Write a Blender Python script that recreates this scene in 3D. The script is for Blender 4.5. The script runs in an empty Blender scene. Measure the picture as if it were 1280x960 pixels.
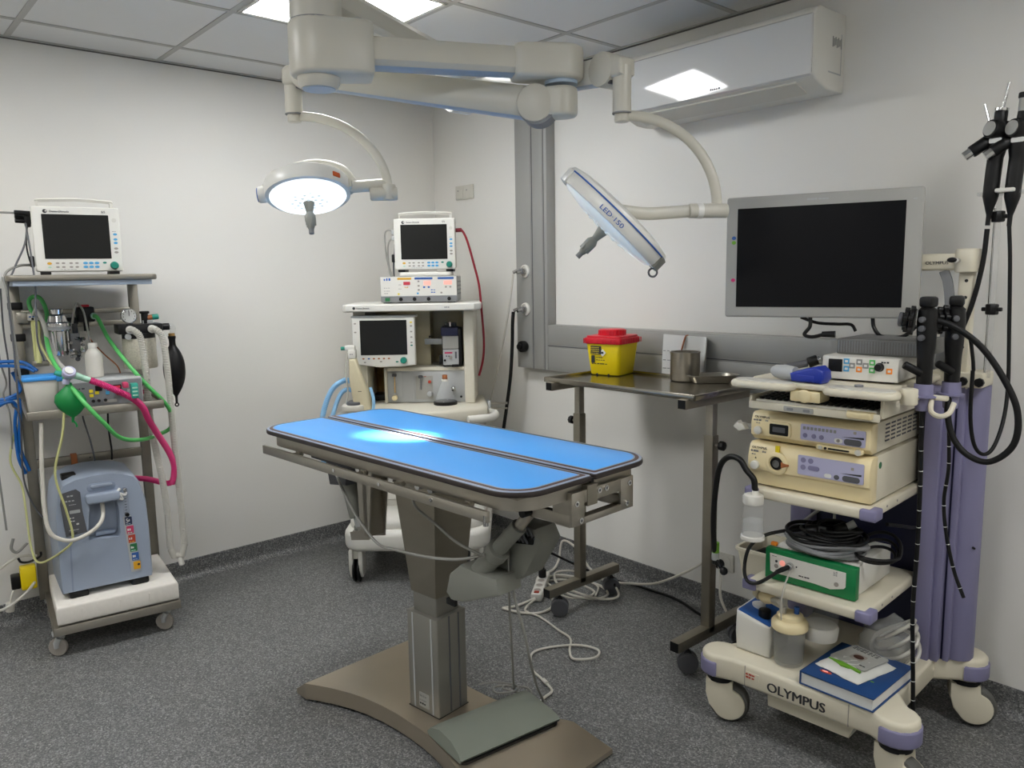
import bpy, bmesh, math, random
from mathutils import Vector, Matrix
random.seed(7)
SC = bpy.context.scene
COL = SC.collection
PI = math.pi

# ---------------------------------------------------------------- materials
def lin(h):
    out = []
    for i in (0, 2, 4):
        c = int(h[i:i + 2], 16) / 255
        out.append(c / 12.92 if c <= .04045 else ((c + .055) / 1.055) ** 2.4)
    return (*out, 1)

def mat(name, col, rough=.5, metal=0., **kw):
    m = bpy.data.materials.new(name)
    m.use_nodes = True
    n = m.node_tree.nodes
    b = n['Principled BSDF']
    c = lin(col) if isinstance(col, str) else col
    b.inputs['Base Color'].default_value = c
    b.inputs['Roughness'].default_value = rough
    b.inputs['Metallic'].default_value = metal
    for k, v in kw.items():
        if k == 'emit':
            b.inputs['Emission Color'].default_value = lin(v[0]); b.inputs['Emission Strength'].default_value = v[1]
        elif k == 'trans': b.inputs['Transmission Weight'].default_value = v
        elif k == 'ior': b.inputs['IOR'].default_value = v
        elif k == 'coat': b.inputs['Coat Weight'].default_value = v
        elif k == 'alpha': b.inputs['Alpha'].default_value = v
        elif k == 'spec': b.inputs['Specular IOR Level'].default_value = v
    return m

def wear(m, scale=(8, 8, 8), amt=.12, rough=.12, bump=0., detail=3):
    """soft mottling of colour and gloss, the same from every side"""
    t = m.node_tree; n = t.nodes; l = t.links
    b = n['Principled BSDF']
    tc = n.new('ShaderNodeTexCoord'); mp = n.new('ShaderNodeMapping'); mp.inputs['Scale'].default_value = scale
    no = n.new('ShaderNodeTexNoise'); no.inputs['Scale'].default_value = 1; no.inputs['Detail'].default_value = detail
    l.new(tc.outputs['Object'], mp.inputs[0]); l.new(mp.outputs[0], no.inputs['Vector'])
    c = b.inputs['Base Color'].default_value[:]
    mx = n.new('ShaderNodeMix'); mx.data_type = 'RGBA'
    mx.inputs[6].default_value = (*[v * (1 - amt) for v in c[:3]], 1)
    mx.inputs[7].default_value = (*[min(1, v * (1 + amt)) for v in c[:3]], 1)
    l.new(no.outputs['Fac'], mx.inputs[0]); l.new(mx.outputs[2], b.inputs['Base Color'])
    r0 = b.inputs['Roughness'].default_value
    mr = n.new('ShaderNodeMapRange'); mr.inputs['To Min'].default_value = max(.02, r0 - rough); mr.inputs['To Max'].default_value = min(1, r0 + rough)
    l.new(no.outputs['Fac'], mr.inputs['Value']); l.new(mr.outputs[0], b.inputs['Roughness'])
    if bump:
        bp = n.new('ShaderNodeBump'); bp.inputs['Strength'].default_value = bump; bp.inputs['Distance'].default_value = .002
        l.new(no.outputs['Fac'], bp.inputs['Height']); l.new(bp.outputs[0], b.inputs['Normal'])
    return m

def floor_mat():
    m = mat('speckled_vinyl', '6e6e6e', .42)
    t = m.node_tree; n = t.nodes; l = t.links; b = n['Principled BSDF']
    tc = n.new('ShaderNodeTexCoord')
    def vor(s):
        v = n.new('ShaderNodeTexVoronoi'); v.inputs['Scale'].default_value = s
        l.new(tc.outputs['Object'], v.inputs['Vector'])
        x = n.new('ShaderNodeSeparateColor'); l.new(v.outputs['Color'], x.inputs[0]); return x.outputs[0]
    def ramp(src, stops):
        r = n.new('ShaderNodeValToRGB'); e = r.color_ramp.elements
        e[0].position, e[0].color = stops[0][0], lin(stops[0][1])
        e[1].position, e[1].color = stops[-1][0], lin(stops[-1][1])
        for p, c in stops[1:-1]:
            k = e.new(p); k.color = lin(c)
        l.new(src, r.inputs[0]); return r.outputs[0]
    a = ramp(vor(210), [(0., '2e3032'), (.3, '525354'), (.6, '727372'), (.83, '8c8c8a'), (1., 'b8b8b5')])
    c = ramp(vor(520), [(0., '3a3b3c'), (.5, '6c6c6b'), (1., '888886')])
    mx = n.new('ShaderNodeMix'); mx.data_type = 'RGBA'; mx.inputs[0].default_value = .42
    l.new(a, mx.inputs[6]); l.new(c, mx.inputs[7]); l.new(mx.outputs[2], b.inputs['Base Color'])
    return m

M = {}
M['wall'] = wear(mat('wall_paint', 'e6e4de', .55), (3, 3, 3), .012, .05)
M['ceil'] = wear(mat('ceiling_tile', 'e2e2e0', .6), (5, 5, 5), .015, .04)
M['tbar'] = mat('ceiling_grid_enamel', 'b4b3ae', .5)
M['gap'] = mat('painted_shadow_gap', '6a6966', .8)  # shade of the ceiling edge put into a dark colour
M['floor'] = floor_mat()
M['panel'] = mat('light_diffuser', 'ffffff', .5, emit=('ffffff', 23.0))
M['alu'] = wear(mat('anodised_aluminium', 'a3a39f', .45, .25), (2, 2, 40), .03)
M['steel'] = wear(mat('brushed_steel', 'aca79c', .38, .92), (4, 4, 50), .10, .08)
M['steel_dk'] = wear(mat('dull_steel', '979184', .42, .85), (6, 6, 30), .12, .1)
M['steel_base'] = wear(mat('worn_steel_plate', 'beb29f', .3, .85), (5, 5, 5), .12, .06)
M['steel_tray'] = wear(mat('polished_steel', 'a29c90', .2, .95), (3, 3, 20), .08, .06)
M['frame_dk'] = wear(mat('trolley_steel', '8f8a7f', .42, .8), (6, 6, 30), .12, .1)
M['ribgrey'] = mat('ribbed_grey', '6f6f6d', .5)
M['chrome'] = mat('chrome', 'c9c9c9', .12, 1.)
M['alumcol'] = wear(mat('satin_aluminium', '8f8d86', .42, .55), (3, 3, 40), .05)
M['cream'] = mat('cream_enamel', 'd9d4c4', .38)
M['lampcream'] = mat('lamp_enamel', 'c8c5b9', .35)
M['lampwhite'] = mat('lamp_white', 'e3e2dc', .3)
M['blue_edge'] = mat('pale_blue_trim', 'a3b5c8', .4)
M['white'] = mat('white_plastic', 'dcdad2', .4)
M['offwhite'] = mat('offwhite_plastic', 'cfccc2', .45)
M['beige'] = mat('beige_plastic', 'cdc3a4', .45)
M['yellowed'] = mat('yellowed_plastic', 'e6d6aa', .42)
M['cart'] = mat('cart_cream', 'd9d2bd', .42)
M['lav'] = mat('lavender_plastic', '807d9d', .5)
M['lavpanel'] = mat('lavender_panel', 'b4b3d0', .45)
M['navy'] = mat('navy_panel', '26294a', .5)
M['black'] = mat('black_plastic', '0b0b0c', .42, spec=.35)
M['rubber'] = mat('black_rubber', '0b0b0c', .5, spec=.3)
M['grey'] = mat('grey_plastic', '7d7e80', .5)
M['greydk'] = mat('dark_grey_plastic', '55565a', .5)
M['greyact'] = mat('actuator_grey', '86877f', .5)
M['greylt'] = mat('light_grey_plastic', 'aeb0b0', .45)
M['silver'] = mat('silver_plastic', 'a5a49e', .45)
M['screen'] = mat('screen_glass', '1a1a19', .28, spec=.3)
M['screenbig'] = mat('display_glass', '05060b', .3, spec=.2)
M['blue'] = mat('blue_laminate', '49a2f0', .34)
M['brown'] = mat('brown_edge', '4a3028', .45)
M['darkedge'] = mat('dark_table_edge', '2a2220', .4)
M['rim'] = mat('table_rim', '8f9bb0', .35)
M['pedal'] = wear(mat('pedal_rubber', '7b8075', .6), (20, 20, 20), .06)
M['red'] = mat('red_plastic', 'd0142a', .4)
M['yellow'] = mat('yellow_plastic', 'f0d400', .4)
M['yellowlab'] = mat('yellow_label', 'e6cf1e', .5)
M['green'] = mat('green_tube', '58b862', .4)
M['greenbag'] = mat('green_bag', '08803c', .45)
M['greenbox'] = mat('green_casing', '04743e', .4)
M['teal'] = mat('teal_knob', '157e6c', .4)
M['tealclip'] = mat('teal_clip', '2f9b8a', .4)
M['mint'] = mat('mint_connector', 'a9d3bd', .4)
M['pink'] = mat('pink_hose', 'c9256e', .45)
M['bluehose'] = mat('light_blue_hose', '8fbfe3', .4)
M['bluecable'] = mat('blue_cable', '1567b8', .45)
M['bluelid'] = mat('blue_lid', '3e95e0', .4)
M['bluekey'] = mat('blue_key', '4ba0cf', .45)
M['greykey'] = mat('grey_key', '9a948c', .5)
M['amber'] = mat('amber_key', 'd9a52c', .5)
M['orange'] = mat('orange_key', 'f08a24', .5)
M['redcable'] = mat('red_cable', '8f1c2c', .5)
M['whitecable'] = mat('white_cable', 'cfcbc0', .5)
M['greycable'] = mat('grey_cable', '8b8a84', .5)
M['yelcable'] = mat('pale_yellow_tube', 'c9c98a', .45)
M['concentr'] = mat('concentrator_blue_grey', '98a3b4', .42)
M['concentr2'] = mat('concentrator_recess', '8793a6', .45)
M['styro'] = wear(mat('polystyrene', 'e2ddd4', .8), (60, 60, 60), .05, .05, .3)
M['tub'] = mat('milky_plastic', 'ccc8be', .4, alpha=.9)
M['clear'] = mat('clear_plastic', 'c9cccc', .08, alpha=.14)
M['milky'] = mat('milky_hose', 'cdcac0', .35, alpha=.72)
M['glass'] = mat('clear_glass', 'f4f8f8', .03, alpha=.16)
M['smoke'] = mat('smoky_jar', 'a9aaa6', .1, alpha=.3)
M['lens'] = mat('lamp_lens', 'ffffff', .2, emit=('f2fbff', 1.25))
M['lensoff'] = mat('lamp_lens_dim', 'dfe8ea', .15, emit=('eef6f8', .25))
M['lenscell'] = mat('lens_facets', '9fb0b4', .15, emit=('eef8fb', .62))
M['granule'] = wear(mat('soda_lime_granules', 'b9b4a4', .7), (160, 160, 160), .35, .1, .6, 2)
M['ink'] = mat('dark_ink', '2b2b2e', .6)
M['inkblue'] = mat('blue_ink', '2a5fae', .6)
M['inkgrey'] = mat('grey_ink', '8a8a88', .6)
M['paper'] = mat('paper', 'dcdcd8', .7)
M['strap'] = mat('brown_strap', 'a4643a', .7)
M['wood'] = wear(mat('brown_board', '8a6a36', .6), (4, 4, 60), .25)
M['book'] = mat('blue_cover', '1c4378', .4)
M['label_pink'] = mat('pink_label', 'c03a62', .5)
M['label_orange'] = mat('orange_label', 'd2622a', .5)
M['label_red'] = mat('red_label', 'b0402c', .5)
M['label_green'] = mat('green_label', '1f6a3c', .5)
M['label_blue'] = mat('blue_label', '2a5aa0', .5)
M['label_navy'] = mat('navy_label', '1c2a4a', .5)
M['label_gold'] = mat('gold_label', 'd8a020', .5)
M['wheel'] = mat('grey_tyre', '5c5c58', .6)
M['wheelhub'] = mat('wheel_hub', '8b8c8c', .5)
M['ledred'] = mat('red_display', '8a2a34', .4, emit=('c23040', .5))
M['ledsalmon'] = mat('salmon_display', 'f2b0a4', .4, emit=('ff8a78', .5))
M['sheen_ink'] = mat('blue_sheen_and_ink', '9fabba', .4)  # bluish reflection put into the colour; also used for small label print
M['navyblue'] = mat('royal_blue', '15309a', .4)
M['packet'] = mat('wrapper', 'd2d2cc', .35)
M['packgrey'] = mat('printed_wrapper', 'aaaaa4', .4)
M['leaf'] = mat('leaf_green', '6ba32c', .5)
M['bagplastic'] = mat('clear_bag', 'c9cbcb', .2, alpha=.32)

# ---------------------------------------------------------------- mesh builder
def rrect(x0, x1, y0, y1, r, n=6):
    r = min(r, (x1 - x0) / 2 - 1e-5, (y1 - y0) / 2 - 1e-5)
    pts = []
    for cx, cy, a in ((x1 - r, y1 - r, 0), (x0 + r, y1 - r, 90), (x0 + r, y0 + r, 180), (x1 - r, y0 + r, 270)):
        for k in range(n + 1):
            t = math.radians(a + 90 * k / n)
            pts.append((cx + r * math.cos(t), cy + r * math.sin(t)))
    return pts

def ell(cx, cy, rx, ry=None, n=24):
    ry = rx if ry is None else ry
    return [(cx + rx * math.cos(2 * PI * k / n), cy + ry * math.sin(2 * PI * k / n)) for k in range(n)]

def smooth(pts, k=8, closed=False):
    P = [Vector(p) for p in pts]; n = len(P)
    if n < 3: return P
    out = []
    for i in range(n if closed else n - 1):
        p1, p2 = P[i], P[(i + 1) % n]
        p0 = P[i - 1] if (i or closed) else p1 * 2 - p2
        p3 = P[(i + 2) % n] if (closed or i + 2 < n) else p2 * 2 - p1
        for j in range(k):
            t = j / k
            out.append(.5 * ((2 * p1) + (p2 - p0) * t + (2 * p0 - 5 * p1 + 4 * p2 - p3) * t * t + (3 * p1 - p0 - 3 * p2 + p3) * t ** 3))
    if not closed: out.append(P[-1])
    return out

FACE = {'front': Matrix(((1, 0, 0), (0, 0, -1), (0, 1, 0))), 'top': Matrix.Identity(3),
        'right': Matrix(((0, 0, 1), (1, 0, 0), (0, 1, 0))), 'left': Matrix(((0, 0, -1), (-1, 0, 0), (0, 1, 0))),
        'back': Matrix(((-1, 0, 0), (0, 0, 1), (0, 1, 0))), 'bottom': Matrix(((1, 0, 0), (0, -1, 0), (0, 0, -1)))}

class MB:
    def __init__(s, M4=None):
        s.v = []; s.f = []; s.m = []; s.mats = []; s.M = M4 or Matrix.Identity(4)
    def mi(s, mt):
        mt = M[mt] if isinstance(mt, str) else mt
        if mt not in s.mats: s.mats.append(mt)
        return s.mats.index(mt)
    def raw(s, vs, fs, mt):
        o = len(s.v); i = s.mi(mt)
        for p in vs: s.v.append(s.M @ Vector(p))
        for f in fs: s.f.append([o + k for k in f]); s.m.append(i)
    def frombm(s, b, mt):
        b.verts.index_update()
        s.raw([v.co for v in b.verts], [[v.index for v in f.verts] for f in b.faces], mt); b.free()
    def box(s, x0, x1, y0, y1, z0, z1, mt, bev=0., seg=2):
        b = bmesh.new(); bmesh.ops.create_cube(b, size=1)
        for v in b.verts:
            v.co = ((x0 + x1) / 2 + v.co.x * (x1 - x0), (y0 + y1) / 2 + v.co.y * (y1 - y0), (z0 + z1) / 2 + v.co.z * (z1 - z0))
        if bev:
            bev = min(bev, abs(x1 - x0) * .49, abs(y1 - y0) * .49, abs(z1 - z0) * .49)
            bmesh.ops.bevel(b, geom=list(b.edges), offset=bev, segments=seg, profile=.5, affect='EDGES')
        s.frombm(b, mt); return s
    def prism(s, o, d0, d1, mt, plane='xy', bev=0., seg=2, o2=None):
        """outline o in a plane, pushed from d0 to d1 along the remaining axis (o2: outline at d1)"""
        n = len(o); o2 = o2 or o
        f3 = {'xy': lambda p, d: (p[0], p[1], d), 'xz': lambda p, d: (p[0], d, p[1]), 'yz': lambda p, d: (d, p[0], p[1])}[plane]
        b = bmesh.new()
        A = [b.verts.new(f3(p, d0)) for p in o]; B = [b.verts.new(f3(p, d1)) for p in o2]
        fa = b.faces.new(A); fb = b.faces.new(B[::-1])
        for i in range(n): b.faces.new((A[i], B[i], B[(i + 1) % n], A[(i + 1) % n]))
        bmesh.ops.recalc_face_normals(b, faces=list(b.faces))
        if bev:
            ed = set(fa.edges) | set(fb.edges)
            bmesh.ops.bevel(b, geom=list(ed), offset=bev, segments=seg, profile=.5, affect='EDGES')
        s.frombm(b, mt); return s
    def sweep(s, pts, r, mt, n=10, prof=None, cap=True, closed=False, up=None):
        P = [Vector(p) for p in pts]; N = len(P)
        rr = r if isinstance(r, (list, tuple)) else [r] * N
        T = []
        for i in range(N):
            a = P[(i + 1) % N] if (closed or i + 1 < N) else P[i]; c = P[i - 1] if (closed or i) else P[i]
            t = (a - c)
            T.append(t.normalized() if t.length > 1e-9 else Vector((0, 0, 1)))
        u = Vector(up) if up else (Vector((0, 0, 1)) if abs(T[0].z) < .9 else Vector((1, 0, 0)))
        u = (u - T[0] * u.dot(T[0])).normalized()
        vs = []; prof = prof or [(math.cos(2 * PI * k / n), math.sin(2 * PI * k / n)) for k in range(n)]
        n = len(prof)
        for i in range(N):
            if i:
                u = u - T[i] * u.dot(T[i])
                u = u.normalized() if u.length > 1e-6 else T[i].orthogonal().normalized()
            w = T[i].cross(u)
            for a, c in prof: vs.append(P[i] + (u * a + w * c) * rr[i])
        fs = []
        for i in range(N if closed else N - 1):
            j = (i + 1) % N
            for k in range(n): fs.append((i * n + k, i * n + (k + 1) % n, j * n + (k + 1) % n, j * n + k))
        if cap and not closed:
            fs.append(list(range(n))[::-1]); fs.append([(N - 1) * n + k for k in range(n)])
        s.raw(vs, fs, mt); return s
    def tube(s, pts, r, mt, n=10, k=8, closed=False):
        return s.sweep(smooth(pts, k, closed), r, mt, n, closed=closed)
    def hose(s, pts, r, mt, pitch=.008, amp=.1, n=12):
        """corrugated hose"""
        P = smooth(pts, 14); L = 0; S = [0]
        for a, b in zip(P, P[1:]): L += (b - a).length; S.append(L)
        m = max(8, int(L / pitch) * 4); Q = []; R = []; j = 0
        for i in range(m + 1):
            d = L * i / m
            while j < len(S) - 2 and S[j + 1] < d: j += 1
            t = (d - S[j]) / max(1e-9, S[j + 1] - S[j]); Q.append(P[j].lerp(P[j + 1], t))
            R.append(r * (1 + amp * math.cos(2 * PI * d / pitch)))
        return s.sweep(Q, R, mt, n)
    def cyl(s, p0, p1, r, mt, r2=None, n=20, bev=0.):
        p0 = Vector(p0); p1 = Vector(p1); r2 = r if r2 is None else r2
        if bev:
            d = (p1 - p0).normalized() * bev
            return s.sweep([p0, p0 + d * .3, p0 + d, p1 - d, p1 - d * .3, p1], [r - bev, r - bev * .3, r, r2, r2 - bev * .3, r2 - bev], mt, n)
        return s.sweep([p0, p1], [r, r2], mt, n)
    def lathe(s, o, prof, mt, axis=(0, 0, 1), n=28):
        """profile of (radius, height) about an axis through o"""
        ax = Vector(axis).normalized(); o = Vector(o)
        P = [o + ax * h for _, h in prof]
        u = ax.orthogonal().normalized(); w = ax.cross(u); vs = []; fs = []
        for (r, h), p in zip(prof, P):
            for k in range(n):
                t = 2 * PI * k / n; vs.append(p + (u * math.cos(t) + w * math.sin(t)) * max(r, 1e-5))
        for i in range(len(prof) - 1):
            for k in range(n): fs.append((i * n + k, i * n + (k + 1) % n, (i + 1) * n + (k + 1) % n, (i + 1) * n + k))
        fs.append(list(range(n))[::-1]); fs.append([(len(prof) - 1) * n + k for k in range(n)])
        s.raw(vs, fs, mt); return s
    def ball(s, c, r, mt, sub=3):
        b = bmesh.new(); bmesh.ops.create_icosphere(b, subdivisions=sub, radius=1)
        rx, ry, rz = (r, r, r) if not isinstance(r, (tuple, list)) else r
        for v in b.verts: v.co = (c[0] + v.co.x * rx, c[1] + v.co.y * ry, c[2] + v.co.z * rz)
        s.frombm(b, mt); return s
    def pad(s, x0, x1, z0, z1, y, mt, t=.002, r=.003, face='front'):
        """raised flat field on a face: coordinates in the face's own right/up axes"""
        return s.onface(rrect(x0, x1, z0, z1, r, 4), y, mt, t, face)
    def onface(s, o, y, mt, t=.002, face='front'):
        R = FACE[face]; nrm = R @ Vector((0, 0, 1)); n = len(o)
        base = nrm * y if face in ('top', 'right', 'back') else -nrm * y if face in ('front', 'left', 'bottom') else nrm * y
        sg = -1 if face in ('left', 'back') else 1
        g = lambda p, d: R @ Vector((p[0] * sg, p[1] if face != 'bottom' else -p[1], 0)) + base + nrm * d
        A = [g(p, -.0005) for p in o]; B = [g(p, t) for p in o]
        b = bmesh.new(); A = [b.verts.new(p) for p in A]; B = [b.verts.new(p) for p in B]
        b.faces.new(A); b.faces.new(B[::-1])
        for i in range(n): b.faces.new((A[i], B[i], B[(i + 1) % n], A[(i + 1) % n]))
        bmesh.ops.recalc_face_normals(b, faces=list(b.faces)); s.frombm(b, mt); return s
    def text(s, st, x, z, size, y, mt, face='front', rot=0., t=.0006, xs=1., align='LEFT', bold=.012):
        R = FACE[face]; nrm = R @ Vector((0, 0, 1))
        base = nrm * y if face in ('top', 'right', 'back') else -nrm * y
        sg = -1 if face in ('left', 'back') else 1
        vs, fs = glyphs(st, size, t, align, bold)
        c, sn = math.cos(rot), math.sin(rot); out = []
        for p in vs:
            a, b_ = p[0] * xs, p[1]
            q = Vector((x * sg + a * c - b_ * sn, (z if face != 'bottom' else -z) + a * sn + b_ * c, p[2] + t))
            out.append(R @ q + base)
        for k in ((-.5, .5) if bold else (0,)):
            d = R @ Vector((k * bold * size, k * bold * size * .3, k * .0002)); s.raw([p + d for p in out], fs, mt)
        return s
    def scrib(s, x0, x1, z, h, y, mt='ink', face='front', n=8):
        """illegible small print: a row of short bars"""
        rnd = random.Random(int(abs(x0 * 9973 + z * 7919) * 1000)); x = x0; w = (x1 - x0) / n
        for i in range(n):
            a = w * rnd.uniform(.55, .92)
            if i != n - 1 or n < 3: s.pad(x, x + a, z, z + h * rnd.uniform(.7, 1.), y, mt, .0006, h * .1, face)
            x += w
        return s
    def build(s, name, parent=None, smooth_angle=38, origin=None):
        me = bpy.data.meshes.new(name)
        og = Vector(origin) if origin is not None else Vector((0, 0, 0))
        me.from_pydata([tuple(p - og) for p in s.v], [], s.f)
        for mt in s.mats: me.materials.append(mt)
        me.polygons.foreach_set('material_index', s.m)
        me.polygons.foreach_set('use_smooth', [True] * len(s.f))
        me.update()
        b = bmesh.new(); b.from_mesh(me); bmesh.ops.recalc_face_normals(b, faces=list(b.faces)); b.to_mesh(me); b.free()
        me.set_sharp_from_angle(angle=math.radians(smooth_angle))
        o = bpy.data.objects.new(name, me); COL.objects.link(o); o.location = og
        if parent: o.parent = parent
        return o

_GL = {}
def glyphs(st, size, t, align, bold=0.):
    k = (st, size, t, align, bold)
    if k not in _GL:
        cu = bpy.data.curves.new('lettering', 'FONT'); cu.body = st; cu.size = size; cu.extrude = t; cu.align_x = align;  cu.resolution_u = 3
        o = bpy.data.objects.new('lettering', cu); COL.objects.link(o)
        me = o.to_mesh()
        _GL[k] = ([tuple(v.co) for v in me.vertices], [tuple(p.vertices) for p in me.polygons])
        o.to_mesh_clear(); bpy.data.objects.remove(o); bpy.data.curves.remove(cu)
    return _GL[k]

def thing(name, label, cat, loc=(0, 0, 0), rz=0., group=None):
    o = bpy.data.objects.new(name, None); COL.objects.link(o); o.empty_display_size = .05
    o.location = loc; o.rotation_euler = (0, 0, math.radians(rz)); o['label'] = label; o['category'] = cat
    if group: o['group'] = group
    return o

def solo(mb, name, label, cat, group=None, loc=None, rz=0.):
    """a thing that is one mesh: its origin goes to the middle of its underside"""
    if loc is None:
        xs = [p.x for p in mb.v]; ys = [p.y for p in mb.v]; zs = [p.z for p in mb.v]
        o = mb.build(name, None, origin=((min(xs) + max(xs)) / 2, (min(ys) + max(ys)) / 2, min(zs)))
    else:
        o = mb.build(name); o.location = loc; o.rotation_euler = (0, 0, math.radians(rz))
    o['label'] = label; o['category'] = cat
    if group: o['group'] = group
    return o

def struct(mb, name):
    o = mb.build(name); o['kind'] = 'structure'; return o

def dup(root, loc=None, rz=None, label=None):
    r = root.copy(); COL.objects.link(r)
    if loc is not None: r.location = loc
    if rz is not None: r.rotation_euler = (0, 0, math.radians(rz))
    if label: r['label'] = label
    for ch in list(root.children):
        c = ch.copy(); COL.objects.link(c); c.parent = r
        for g in list(ch.children):
            d = g.copy(); COL.objects.link(d); d.parent = c
    return r

def F(loc, rz=0.):
    """frame of a thing, for things that rest on it and are described in the same axes"""
    return Matrix.Translation(Vector(loc)) @ Matrix.Rotation(math.radians(rz), 4, 'Z')

def quarter(cx, cy, r, a0, a1, n=8):
    return [(cx + r * math.cos(math.radians(a0 + (a1 - a0) * k / n)), cy + r * math.sin(math.radians(a0 + (a1 - a0) * k / n))) for k in range(n + 1)]

# ---------------------------------------------------------------- camera and the room
def camera():
    yaw, pitch, roll = math.radians(48.7216), math.radians(7.9057), math.radians(-.9576)
    f = Vector((-math.sin(yaw) * math.cos(pitch), math.cos(yaw) * math.cos(pitch), -math.sin(pitch)))
    r0 = Vector((math.cos(yaw), math.sin(yaw), 0)); u0 = r0.cross(f)
    r = r0 * math.cos(roll) + u0 * math.sin(roll); u = u0 * math.cos(roll) - r0 * math.sin(roll)
    cd = bpy.data.cameras.new('camera'); c = bpy.data.objects.new('camera', cd); COL.objects.link(c)
    cd.sensor_width = 36; cd.lens = 36 * 973.58 / 1280; cd.clip_start = .05
    c.matrix_world = Matrix(((r.x, u.x, -f.x, 3.9188), (r.y, u.y, -f.y, -2.844), (r.z, u.z, -f.z, 1.487), (0, 0, 0, 1)))
    SC.camera = c
camera()

RX, RY, H = 4.9, -4.5, 2.5
struct(MB().box(-.1, RX + .1, RY - .1, .1, -.08, 0, 'floor'), 'floor')
struct(MB().box(-.1, 0, RY, 0, 0, H, 'wall'), 'wall_left')
struct(MB().box(-.1, RX + .1, 0, .1, 0, H, 'wall'), 'wall_right')
struct(MB().box(RX, RX + .1, RY, 0, 0, H, 'wall'), 'wall_back')
struct(MB().box(-.1, RX + .1, RY - .1, RY, 0, H, 'wall'), 'wall_front')

# suspended ceiling: a 600 mm grid; the light panels take the place of single tiles
GX = [.275 + .6 * k for k in range(-1, 9)]; GY = [-.36 - .6 * k for k in range(-1, 8)]
LIGHTS = [(.875, -1.56), (.875, -3.36), (2.675, -3.36), (3.875, -1.56)]  # only the first panel is real; the others are unseen, added for fill light
mb = MB()
for i in range(len(GX) - 1):
    for j in range(len(GY) - 1):
        x0, x1, y1, y0 = max(0, GX[i]), min(RX, GX[i + 1]), min(0, GY[j]), max(RY, GY[j + 1])
        if x1 - x0 < .02 or y1 - y0 < .02: continue
        if any(abs(x0 - a) < .05 and abs(y0 - b) < .05 for a, b in LIGHTS): continue
        mb.box(x0 + .0125, x1 - .0125, y0 + .0125, y1 - .0125, H + .003, H + .02, 'ceil')
for x in GX[1:]:
    if x < RX: mb.box(x - .012, x + .012, RY, 0, H, H + .006, 'tbar')
for y in GY[1:]:
    if y > RY: mb.box(0, RX, y - .012, y + .012, H + .0005, H + .006, 'tbar')
mb.box(-.1, RX + .1, RY - .1, .1, H + .03, H + .06, 'ceil')
for a in ((0, .02, RY, 0), (0, RX, -.02, 0), (RX - .02, RX, RY, 0), (0, RX, RY, RY + .02)):
    mb.box(*a, H - .001, H + .03, 'tbar')
struct(mb, 'ceiling')
mb = MB(); mb.box(0, .004, RY, -.004, H - .006, H - .001, 'gap'); struct(mb, 'trim_1')  # dark strip painted in for the shadow line under the ceiling
mb = MB(); mb.box(0, RX, -.004, 0, H - .006, H - .001, 'gap'); struct(mb, 'trim_2')  # same painted shadow line along the right wall

def ceiling_light(x, y, label):
    t = thing('ceiling_light', label, 'ceiling light', (x + .3, y + .3, H), 0, 'ceiling light panels')
    mb = MB()
    for a in ((-.287, .287, -.287, -.270), (-.287, .287, .270, .287), (-.287, -.270, -.287, .287), (.270, .287, -.287, .287)):
        mb.box(*a, -.004, .02, 'white', .002)
    mb.build('frame', t)
    MB().box(-.272, .272, -.272, .272, -.001, .012, 'panel').build('diffuser', t)
for (x, y), l in zip(LIGHTS, ('square white ceiling light panel behind the lamp column above the table',
                              'unseen ceiling light panel added as fill near the rack trolley end of the room',
                              'added fill light panel out of view over the free floor before the table',
                              'out of view ceiling light panel added for fill at the right end of the room')):
    ceiling_light(x, y, l)

# coved vinyl skirting
cove = [(0, 0), (.045, 0)] + [(.045 - .04 * math.sin(t), .04 - .04 * math.cos(t)) for t in [PI / 2 * k / 8 for k in range(1, 9)]] + [(.005, .098), (.003, .1), (0, .1)]
mb = MB(); mb.prism([(x, z) for x, z in cove], RY, 0, 'floor', 'xz'); struct(mb, 'baseboard_left')
mb = MB(); mb.prism([(-x, z) for x, z in cove], 0, RX, 'floor', 'yz'); struct(mb, 'baseboard_right')

# aluminium supply ducts on the right wall
mb = MB()
mb.box(.80, 1.035, -.062, 0, 1.0, 2.44, 'alu', .002)
mb.box(.925, .929, -.0635, -.05, 1.0, 2.44, 'greydk'); mb.box(1.012, 1.015, -.0635, -.05, 1.0, 2.44, 'greydk')
mb.box(.815, .92, -.065, -.05, 1.01, 2.43, 'alu', .001); mb.box(.934, 1.008, -.065, -.05, 1.01, 2.43, 'alu', .001)
struct(mb, 'trim_3')
mb = MB()
mb.box(1.036, 2.95, -.062, 0, 1.0, 1.235, 'alu', .003)
mb.box(1.036, 2.95, -.0635, -.05, 1.126, 1.130, 'greydk'); mb.box(1.04, 2.948, -.0645, -.05, 1.135, 1.225, 'alu', .001); mb.box(1.04, 2.948, -.0645, -.05, 1.012, 1.118, 'alu', .001)
struct(mb, 'trim_4')

SC.view_settings.view_transform = 'Standard'
SC.view_settings.look = 'None'
SC.view_settings.gamma = 1
SC.view_settings.exposure = 0.0
SC.view_settings.use_curve_mapping = False
w = bpy.data.worlds.new('world'); SC.world = w; w.use_nodes = True
w.node_tree.nodes['Background'].inputs[0].default_value = (.8, .8, .8, 1); w.node_tree.nodes['Background'].inputs[1].default_value = .0
SC.cycles.use_denoising = True
SC.cycles.max_bounces = 8
SC.cycles.transparent_max_bounces = 8
SC.cycles.caustics_reflective = False; SC.cycles.caustics_refractive = False
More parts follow.
